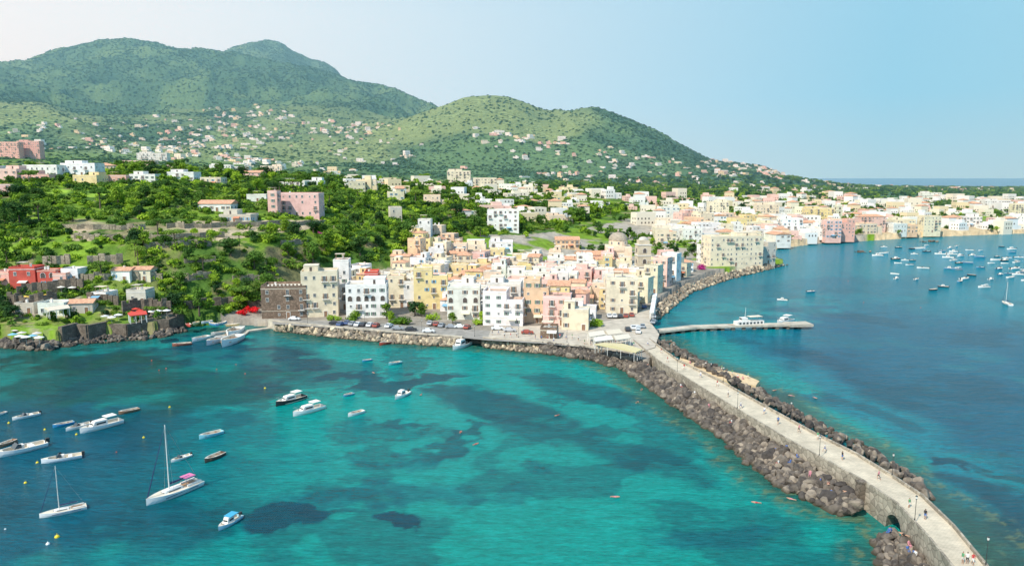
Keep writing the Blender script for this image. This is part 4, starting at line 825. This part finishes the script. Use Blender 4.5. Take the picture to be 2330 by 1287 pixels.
BL=[('sail',(333,1150),(455,1100),w_,'white sailboat with pink cockpit canopy and tall bare mast'),('sail',(90,1178),(197,1154),w_,'white sailboat with dark mast at a mooring'),('speed',(-14,1042),(105,1012),w_,None),('speed',(94,1054),(187,1038),(.7,.75,.8),'white and blue open motorboat with outboard motor'),('speed',(28,956),(90,942),w_,None),('row',(120,973),(168,962),(.05,.3,.55),'bright blue open rowing boat at mooring'),('speed',(150,981),(207,964),w_,None),('cruiser',(182,986),(276,960),w_,None),('row',(270,943),(316,932),(.3,.17,.1),'brown wooden rowing boat at mooring'),('row',(453,999),(506,984),(.25,.6,.7),'light blue open boat at mooring'),('speed',(389,1052),(434,1036),w_,None),('row',(466,1053),(508,1033),(.12,.08,.06),'dark wooden rowing boat with pale inside'),('pilot',(497,1207),(546,1176),(.35,.6,.72),'light blue motorboat with blue canopy at mooring'),('cruiser',(628,924),(692,904),(.03,.03,.035),'cabin cruiser with dark hull and cream cabin'),('cruiser',(667,947),(735,927),w_,None),('row',(781,903),(804,896),(.1,.35,.5),None),('row',(792,948),(827,937),w_,'white open boat at mooring'),('pilot',(899,909),(929,894),w_,None),('row',(824,823),(846,819),(.05,.3,.5),None),('row',(884,831),(913,825),(.15,.45,.5),None),('row',(863,786),(894,779),(.45,.08,.05),'red and white rowing boat near the rocks'),('pilot',(1030,797),(1066,783),w_,None),('row',(392,788),(436,783),(.3,.1,.07),'red-brown wooden boat near the shore'),('row',(-8,946),(14,938),w_,None),('row',(-5,1020),(34,1003),(.35,.2,.12),'brown wooden rowing boat at mooring')]
for i,(k,b_,s,c,l_) in enumerate(BL): boatpx(k,b_,s,c,l_,extra='pinkcanopy' if i==0 else ('bluecanopy' if i==12 else None))
r=random.Random(4); pts=[(1845,664,22),(1780,683,20),(2040,634,18),(2036,624,16),(2238,654,28),(2124,660,20),(2146,653,22),(2195,635,30),(2185,641,20),(2300,632,22),(2160,612,22),(2310,612,30)]
tries=0
while len(pts)<66 and tries<4000:
    tries+=1
    u=r.uniform(1990,2345); v=r.uniform(558,642)
    if v>585+ (u-1990)*.16+10 and r.random()<.93: continue
    if all(abs(u-a)>13 or abs(v-b_)>4.5 for a,b_,_ in pts): pts.append((u,v,r.uniform(12,24)*(1 if v<600 else 1.2)))
for u,v,l_ in pts:
    p=gz(u,v); L=min(9,max(4.5,l_*p[1]/F)); boat(r.choice(('row','speed','pilot','speed','cruiser')) if L>5.5 else r.choice(('row','speed','pilot')),p,R(r.choice((170,195,20,160,0))+r.uniform(-18,18)),L,r.choice((w_,w_,w_,w_,(.1,.25,.4),(.03,.04,.06))),group='boats moored off the beach')
boat('sail',gz(2290,692),R(80),8,w_,'white sailboat with bare mast off the beach',group=None)
wallalong('jetty','small low concrete jetty beside beached boats','jetty',[gz(u,v,.5) for u,v in [(610,745),(560,752),(535,775)]],.5,2.4,M_conc,base=0)
for a_,b_,c in [((437,778),(475,768),w_),((470,786),(510,772),(.5,.55,.6)),((488,775),(530,765),w_),((505,790),(545,770),w_),((480,764),(520,757),(.6,.6,.55)),((520,770),(545,752),w_)]: boatpx('row',a_,b_,c,'white open boat beside the small jetty',group='boats beside the small jetty')
for u,v,c in [(445,738,(.7,.6,.3)),(470,735,w_),(485,740,(.1,.3,.55)),(505,738,(.1,.35,.5)),(530,742,(.5,.4,.2)),(430,742,(.6,.1,.08))]: 
    p=gz(u,v,2.4); boat('row',p,r.uniform(0,6),4.6,c,'small wooden boat pulled up on the sand',group='boats on the sand',z=2.6)
fb=Vector(gz(1648,750)); fs_=Vector(gz(1752,744)); d=fb-fs_; fl=thing('ferry','white two-deck passenger boat moored alongside the pier','boat',((fb+fs_)/2).to_tuple(),math.atan2(d.y,d.x),1.)
Lf=d.length; ob('hull',hull(Lf,4.,.8,free=1.3,open_=False,mats=[M_paint,M_brownw,M_deck]),parent=fl,color=w_)
mb=MB(); mb.box((-.5,0,2.2),(Lf*.58,2.8,1.5),0); mb.box((1.8,0,3.6),(2.4,2.,1.3),0); ob('cabin',mb.mesh('cabin',[M_white]),parent=fl)
mb=MB(); 
for i in range(7):
    for s in(-1,1): mb.box((-Lf*.26+i*Lf*.077,s*1.42,2.3),(.8,.06,.7),0)
mb.box((3.02,0,3.8),(.06,1.7,.6),0); ob('cabin_window',mb.mesh('cabin_window',[M_glass]),parent=fl)
mb=MB(); mb.box((-2.8,0,4.5),(5.2,2.8,.08),0)
for x_ in(-5.,-3,-.6):
    for s in(-1,1): mb.box((x_,s*1.3,3.7),(.06,.06,1.5),1)
ob('canopy',mb.mesh('canopy',[M_cream,M_metal]),parent=fl); ob('mast',cyl('mast',(1.2,0,4.2),(1.,0,8.),.08,.04,M_white),parent=fl)
boatpx('cruiser',(1768,738),(1800,730),w_,'white cabin boat moored beyond the pier',group=None); boat('cruiser',gz(2068,538),R(180),17,(.03,.03,.035),'dark-hulled excursion boat at the beach landing',group=None)
def buoy(u,v,c,s,nm): 
    p=gz(u,v); mb=MB(); mb.dome((0,0,0),.5,.5,12,5); mb.tube((0,0,-.3),(0,0,.02),.35,.5,12); mb.tube((0,0,.45),(0,0,.85),.08,.05,6)
    thing('buoy',f'{nm} plastic mooring buoy floating on the water','buoy',p,0,s,'mooring buoys',mb.mesh('buoy',[M_paint]),c)
for u,v in [(603,883),(386,926),(20,962),(102,977),(58,1098),(174,988),(327,995),(85,1052)]: buoy(u,v,(.8,.6,.02),.55,'yellow')
buoy(130,1221,(.8,.6,.02),.75,'yellow'); buoy(109,1237,(.8,.8,.78),.6,'white'); buoy(12,1203,(.8,.8,.78),.3,'white'); buoy(265,1028,(.7,.1,.03),.3,'orange')
for u,v in [(537,829),(493,840),(558,850),(345,820),(362,842),(378,838),(1965,688),(2095,700),(1930,640)]: buoy(u,v,(.75,.12,.04),.35,'orange')
# ---------------------------------------------------------------- cars
prof=[(-2.1,.35),(-2.15,.75),(-1.95,.95),(-1.6,1.0),(-1.1,1.42),(.35,1.45),(1.05,.98),(1.95,.85),(2.12,.6),(2.1,.35)]
mb=MB(); k=len(prof); mb.add([(x,-.84 if z<1.1 else -.68,z) for x,z in prof]+[(x,.84 if z<1.1 else .68,z) for x,z in prof],[tuple(range(k)),tuple(range(k,2*k))[::-1]]+[(i,k+i,k+(i+1)%k,(i+1)%k) for i in range(k)],0); CARB=mb.mesh('car_body',[M_paint])
mb=MB()
for s in(-1,1): mb.add([(-1.35,s*.80,1.03),(.85,s*.80,1.03),(.30,s*.70,1.38),(-1.05,s*.70,1.38)],[(0,1,2,3)],0)
mb.add([(.42,-.62,1.43),(.42,.62,1.43),(1.02,.70,1.03),(1.02,-.70,1.03)],[(0,1,2,3)],0); mb.add([(-1.16,-.62,1.42),(-1.16,.62,1.42),(-1.6,.70,1.05),(-1.6,-.70,1.05)],[(0,1,2,3)],0); CARW=mb.mesh('car_windows',[M_glass])
WHL=MB().tube((0,-.1,0),(0,.1,0),.33,.33,12,0).tube((0,-.12,0),(0,.12,0),.17,.17,8,1).mesh('wheel',[M_tyre,M_metal])
HLT=MB().box((0,0,0),(.08,.3,.14),0).mesh('headlight',[M_white])
def car(x,y,z,rz,c):
    root=thing('parked_car',f"{'white' if c[0]>.6 else 'dark' if c[0]<.1 and c[2]<.2 else 'coloured'} small car parked on the quay",'car',(x,y,z),rz,1.,'cars parked along the quay')
    ob('body',CARB,parent=root,color=c); ob('window',CARW,(0,0,.012),parent=root)
    for a_ in(-1.3,1.3):
        for s in(-1,1): ob('wheel',WHL,(a_,s*.78,.33),parent=root)
    for s in(-1,1): ob('headlight',HLT,(2.08,s*.55,.66),parent=root)
cc_=[(.75,.75,.75),(.75,.75,.75),(.75,.75,.75),(.3,.32,.35),(.05,.05,.06),(.35,.08,.06),(.08,.12,.25),(.5,.5,.52)]
cars=[(762,738,5),(775,740,80),(790,737,80),(802,739,80),(815,741,80),(828,741,80),(842,742,80),(856,743,80),(885,744,80),(905,750,0),(935,752,5),(978,738,85),(992,740,85),(1005,743,85),(1027,746,5),(1047,746,5),(1063,747,80),(670,728,0),(1132,750,0),(975,756,0),(1386,721,85),(1398,721,85),(1411,722,85),(1424,721,85),(1437,719,85),(1450,748,30),(1462,745,85),(1452,757,85),(1440,748,85),(1428,752,85),(1487,722,80),(1488,735,70),(1466,700,80),(1160,754,0),(1200,759,0)]
for u,v,a_ in cars: x,y,_=gz(u,v,3.05); car(x,y,3.05,R(a_+r.uniform(-5,5)),r.choice(cc_))
# ---------------------------------------------------------------- lamps
mb=MB(); mb.tube((0,0,0),(0,0,.5),.14,.09,8).tube((0,0,.5),(0,0,4.),.055,.04,8).tube((0,0,3.9),(0,0,4.05),.12,.14,8); POLE=mb.mesh('pole',[M_iron])
mb=MB(); mb.tube((0,0,4.06),(0,0,4.5),.13,.2,6,0).tube((0,0,4.5),(0,0,4.7),.24,.05,6,1); LAMP=mb.mesh('lantern',[M_white,M_iron])
def lamp(x,y,z):
    root=thing('street_lamp','dark iron street lamp with lantern standing on the parapet','street lamp',(x,y,z),0,.85,'street lamps along the causeway'); ob('pole',POLE,parent=root); ob('lantern',LAMP,parent=root)
cum=0; side=0
for i in range(6,ND-1):
    cum+=(Rd_[i]-Rd_[i-1]).length
    if cum>14.5:
        cum=0; side^=1; a_,b_=(Rd_[i],Ld[i]) if side else (Ld[i],Rd_[i]); p=a_+(b_-a_).normalized()*.25; lamp(p.x,p.y,p.z+.4)
for u,v in [(700,735),(830,742),(960,752),(1080,765),(1180,768),(1290,778)]: x,y,_=gz(u,v,3.); lamp(x,y,3.)
# ---------------------------------------------------------------- people
def person_mesh(pose,shirt,trous):
    J=[('pel',(0,0,.95),.15),('chest',(0,0,1.32),.16),('neck',(0,0,1.5),.06),('head',(0,.01,1.63),.105),('top',(0,0,1.72),.08)]
    a=.25 if pose=='walk' else .02
    L=[('pel','hl',(.10,0,.9),.10),('hl','kl',(.11,a,.5),.065),('kl','al',(.11,a*.6-.05,.08),.04),('al','tl',(.11,a*.6+.12,.03),.035),
       ('pel','hr',(-.10,0,.9),.10),('hr','kr',(-.11,-a*.6,.5),.065),('kr','ar',(-.11,-a*1.5,.1),.04),('ar','tr',(-.11,-a*1.5+.15,.03),.035),
       ('chest','sl',(.19,0,1.42),.06),('sl','el',(.24,-a*.6,1.14),.045),('el','wl',(.25,.05,.90),.03),('wl','fl',(.25,.08,.80),.03),
       ('chest','sr',(-.19,0,1.42),.06),('sr','er',(-.24,a*.6,1.14),.045),('er','wr',(-.25,.15,.92),.03),('wr','fr',(-.25,.18,.82),.03)]
    if pose=='sit':
        rep={'hl':(.1,.02,.88),'kl':(.12,.45,.95),'al':(.12,.5,.5),'tl':(.12,.64,.46),'hr':(-.1,.02,.88),'kr':(-.12,.45,.95),'ar':(-.12,.5,.5),'tr':(-.12,.64,.46),'wl':(.2,.25,1.0),'fl':(.17,.33,1.),'wr':(-.2,.25,1.),'fr':(-.17,.33,1.)}
        L=[(p,n_,rep.get(n_,c),r_) for p,n_,c,r_ in L]
    names=[j[0] for j in J]; co=[j[1] for j in J]; rad=[j[2] for j in J]; ed=[(0,1),(1,2),(2,3),(3,4)]
    for p,n_,c,r_ in L: names.append(n_); co.append(c); rad.append(r_); ed.append((names.index(p),len(co)-1))
    if pose=='sit': co=[(x,y,z-.8) for x,y,z in co]
    if pose=='lie': co=[(x,z-.9,-y+.16) for x,y,z in co]
    me=bpy.data.meshes.new('person_skel'); me.from_pydata(co,ed,[]); o=bpy.data.objects.new('tmp',me); COL.objects.link(o)
    md=o.modifiers.new('s','SKIN'); md.use_smooth_shade=True
    for i,d_ in enumerate(me.skin_vertices[0].data): d_.radius=(rad[i],rad[i]*.85); d_.use_root=(i==0)
    s2=o.modifiers.new('b','SUBSURF'); s2.levels=1; dg=bpy.context.evaluated_depsgraph_get(); ev=o.evaluated_get(dg); out=bpy.data.meshes.new_from_object(ev); bpy.data.objects.remove(o)
    out.name='person'; out.materials.clear()
    for m_ in(M_skin,shirt,trous,M_hair): out.materials.append(m_)
    off=.8 if pose=='sit' else 0
    for p in out.polygons:
        c=p.center
        if pose=='lie': z=c.y+.9; ax=abs(c.x); yy_=0
        else: z=c.z+off; ax=abs(c.x); yy_=c.y
        mi=0
        if z>1.66 or (z>1.58 and yy_<-.02): mi=3
        elif 1.0<z<1.48 and ax<.24 and pose!='lie': mi=1
        elif .62<z<=1.0 and ax<.21: mi=2
        p.material_index=mi
    return out
cl=[simple('cloth_'+n_,c,.9,0) for n_,c in (('white',(.7,.7,.68)),('red',(.5,.05,.05)),('blue',(.06,.15,.4)),('black',(.03,.03,.03)),('pink',(.6,.25,.3)),('green',(.1,.3,.15)))]
PM={k:[person_mesh(k,cl[i],cl[j]) for i,j in ij] for k,ij in {'walk':[(0,2),(2,3),(1,0),(4,3)],'stand':[(3,2),(0,3),(5,0)],'sit':[(0,1),(4,4),(2,2)],'lie':[(1,1),(3,3),(4,4)]}.items()}
def person(pose,x,y,z,rz=None,l_='on the paved causeway',grp='people on the causeway'):
    v_={'walk':'person walking in summer clothes ','stand':'person standing in summer clothes ','sit':'person sitting in swimwear ','lie':'sunbather lying down in swimwear '}[pose]
    thing('person',v_+l_,'person',(x,y,z),r.uniform(0,6.28) if rz is None else rz,1.,grp,random.choice(PM[pose]))
for i in list(range(4,ND-20,5))+[ND-38,ND-35]:
    f=r.uniform(.2,.8); p=Ld[i].lerp(Rd_[i],f); 
    if i>70 and r.random()<.6: continue
    person(r.choice(('walk','walk','stand')),p.x,p.y,p.z)
for u,v in [(2190,1276),(2200,1277),(2213,1279),(2068,1150)]: x,y,_=gz(u,v+6,4.5); person(r.choice(('walk','stand')),x,y,4.55)
bigr=[q[0] for q in vis if q[0][2]>1.0 and q[0][0]>0]; r.shuffle(bigr)
for q in bigr[:26]: person(r.choice(('sit','sit','lie')),q[0],q[1],q[2]+q[3]*.62,None,'on the breakwater boulders','bathers on the rocks')
for i in range(12): x,y,_=gz(1570+i*12,826+i*3.6+r.uniform(-4,3),1.4); person(r.choice(('lie','sit','stand')),x,y,1.45,None,'on the bathing platform','bathers on the platform')
for u,v in [(1267,945),(1083,1010),(1400,1130),(1720,1143),(1762,888),(1800,900),(1855,905),(1460,886),(1450,915),(1048,983),(958,898),(850,848),(1800,1135)]:
    x,y,_=gz(u,v); person('lie',x,y,-.06,None,'floating in the sea','swimmers in the sea')
for i in range(24): x,y,_=gz(1120+i*14,762+i*1.2+r.uniform(-8,8),3.05); person(r.choice(('walk','stand')),x,y,3.05,None,'on the waterfront pavement','people on the waterfront')
# ---------------------------------------------------------------- umbrellas, canopies
def umb(x,y,z,c,l_):
    root=thing('parasol',f'{l_} round parasol shading a terrace','parasol',(x,y,z),0,1.,'parasols by the water'); mb=MB(); n=8
    mb.add([(1.5*math.cos(6.283*i/n),1.5*math.sin(6.283*i/n),2.1) for i in range(n)]+[(0,0,2.6)],[(i,(i+1)%n,n) for i in range(n)],0); ob('canopy',mb.mesh('canopy',[M_cloth]),parent=root,color=c); ob('pole',cyl('pole',(0,0,0),(0,0,2.5),.04,.04,M_white,6),parent=root)
for u,v in [(30,772),(45,776),(60,778),(75,775),(90,779),(50,768),(85,769),(38,762)]:
    x,y,_=gz(u,v,3); umb(x,y,2.6,*r.choice((((.2,.45,.6),'blue'),((.8,.8,.78),'white'),((.8,.8,.78),'white'),((.6,.55,.5),'cream'))))
for u,v,c,l_ in [(360,722,(.8,.8,.78),'white'),(380,720,(.8,.8,.78),'white'),(345,724,(.8,.8,.78),'white'),(300,724,(.6,.06,.04),'red'),(320,722,(.6,.06,.04),'red'),(310,718,(.6,.06,.04),'red'),(255,735,(.8,.8,.78),'white'),(240,733,(.6,.6,.58),'white'),(270,730,(.8,.8,.78),'white'),(60,690,(.8,.5,.1),'orange'),(80,688,(.8,.5,.1),'orange'),(105,687,(.8,.5,.1),'orange'),(140,668,(.7,.68,.6),'cream'),(165,668,(.7,.68,.6),'cream')]:
    x,y,z=on(u,v); umb(x,y,z,c,l_)
def pav(pxs,z,hh,c,l_):
    P_=[gz(u,v,z+hh) for u,v in pxs]; cx=sum(p[0] for p in P_)/4; cy=sum(p[1] for p in P_)/4; root=thing('canopy',l_,'canopy',(cx,cy,z)); mb=MB(); k=4
    pr_=[(p[0]-cx,p[1]-cy) for p in P_]; rid_=[((pr_[0][0]+pr_[3][0])/2,(pr_[0][1]+pr_[3][1])/2),((pr_[1][0]+pr_[2][0])/2,(pr_[1][1]+pr_[2][1])/2)]
    mb.add([(p[0],p[1],hh) for p in pr_]+[(q[0],q[1],hh+.7) for q in rid_]+[(p[0],p[1],hh-.25) for p in pr_],[(0,1,5,4),(4,5,2,3),(0,4,3),(1,2,5),(0,6,7,1),(1,7,8,2),(2,8,9,3),(3,9,6,0)],0); ob('roof',mb.mesh('canopy_roof',[M_cloth]),parent=root,color=c)
    mb=MB()
    for i in range(4):
        a_=Vector(P_[i]);b_=Vector(P_[(i+1)%4])
        for t in(0.03,.35,.68): q=a_.lerp(b_,t); mb.box(((q.x-cx)*.97,(q.y-cy)*.97,hh/2-.15),(.12,.12,hh-.25),0)
    ob('post',mb.mesh('canopy_posts',[M_white]),parent=root)
for q,c,l_ in [([(1335,756),(1368,752),(1378,760),(1342,766)],(.66,.60,.50),'cream canvas restaurant canopy on the quay'),([(1372,752),(1402,748),(1418,757),(1384,761)],(.62,.55,.44),'beige canvas restaurant canopy on the quay'),([(1348,768),(1384,763),(1396,771),(1354,776)],(.70,.66,.58),'pale canvas restaurant canopy on the quay'),([(1392,764),(1424,760),(1436,768),(1402,773)],(.64,.58,.48),'cream canvas restaurant canopy on the quay'),([(1352,782),(1374,779),(1462,794),(1447,801)],(.60,.52,.30),'long straw-yellow canopy over waterfront tables'),([(100,700),(150,694),(160,700),(112,707)],(.7,.6,.48),'pale canvas canopy over a terrace restaurant'),([(290,712),(330,708),(335,714),(296,718)],(.6,.08,.06),'red canvas canopy over a terrace restaurant')]: pav(q,3 if q[0][0]>400 else 8,2.8,c,l_)
for i in range(5): pav([(1478+i*1.5,710-i*9),(1488+i*1.5,710-i*9),(1490+i*1.5,703-i*9),(1481+i*1.5,703-i*9)],3,2.6,(.74,.73,.70),'white canvas market canopy beside the road')
# ---------------------------------------------------------------- sky, sun, haze, camera
w=bpy.data.worlds.new("World"); sc.world=w; w.use_nodes=True
nt=w.node_tree; bg=nt.nodes['Background']; sky=nt.nodes.new('ShaderNodeTexSky'); sky.sky_type='NISHITA'; sky.sun_disc=False
EL=R(48); AZ=R(-140); sky.sun_elevation=EL; sky.sun_rotation=AZ; sky.air_density=1.; sky.dust_density=.4; sky.ozone_density=3.
tc=nt.nodes.new('ShaderNodeTexCoord'); sx=nt.nodes.new('ShaderNodeSeparateXYZ'); nt.links.new(tc.outputs['Generated'],sx.inputs[0])
k=.12
el_=ramp(nt,sx.outputs[2],[(0.,(.38/k,.84/k,1.12/k)),(.10,(.22/k,.76/k,1.22/k)),(.4,(.20/k,.55/k,.95/k)),(1.,(.34/k,.50/k,.74/k))])
lf=N(nt,'ShaderNodeMapRange'); lf.inputs[1].default_value=.45; lf.inputs[2].default_value=-.60; nt.links.new(sx.outputs[0],lf.inputs[0])
up_=N(nt,'ShaderNodeMapRange'); up_.inputs[1].default_value=.75; up_.inputs[2].default_value=.2; nt.links.new(sx.outputs[2],up_.inputs[0])
l1=N(nt,'ShaderNodeMath'); l1.operation='MULTIPLY'; nt.links.new(lf.outputs[0],l1.inputs[0]); nt.links.new(up_.outputs[0],l1.inputs[1])
lfm=N(nt,'ShaderNodeMath'); lfm.operation='MULTIPLY'; nt.links.new(l1.outputs[0],lfm.inputs[0]); lfm.inputs[1].default_value=.95
wh=mixc(nt,lfm.outputs[0],el_,(1.18/k,1.42/k,1.48/k)); fin=mixc(nt,.93,sky.outputs[0],wh); nt.links.new(fin,bg.inputs[0]); bg.inputs[1].default_value=k
l=bpy.data.lights.new('sun','SUN'); l.energy=5.0; l.angle=R(.5); l.color=(1,.93,.81); lo=ob('sun',l)
sv=Vector((math.cos(EL)*math.sin(AZ),math.cos(EL)*math.cos(AZ),math.sin(EL))); lo.rotation_euler=sv.to_track_quat('Z','Y').to_euler()
c=bpy.data.cameras.new('camera'); co=ob('camera',c); sc.camera=co
co.location=(0,0,H); co.rotation_euler=(R(90-8.22),0,0); c.sensor_width=36; c.lens=36*F/2330; c.clip_end=300000; c.clip_start=1.
me=MB().box((0,0,0),(1,1,1)).mesh('haze',[]); o=ob('haze',me); o['kind']='structure'; o.scale=(16000,4400,1500); o.location=(0,800+2200,730)
m=bpy.data.materials.new('haze'); m.use_nodes=True; n_=m.node_tree; n_.nodes.remove(n_.nodes['Principled BSDF']); v=n_.nodes.new('ShaderNodeVolumeScatter'); v.inputs['Color'].default_value=(.36,.82,1,1); v.inputs['Density'].default_value=.00020
n_.links.new(v.outputs[0],n_.nodes['Material Output'].inputs['Volume']); me.materials.append(m)
sc.view_settings.view_transform='Standard'
print('done',time.time()-T0,len(bpy.data.objects))
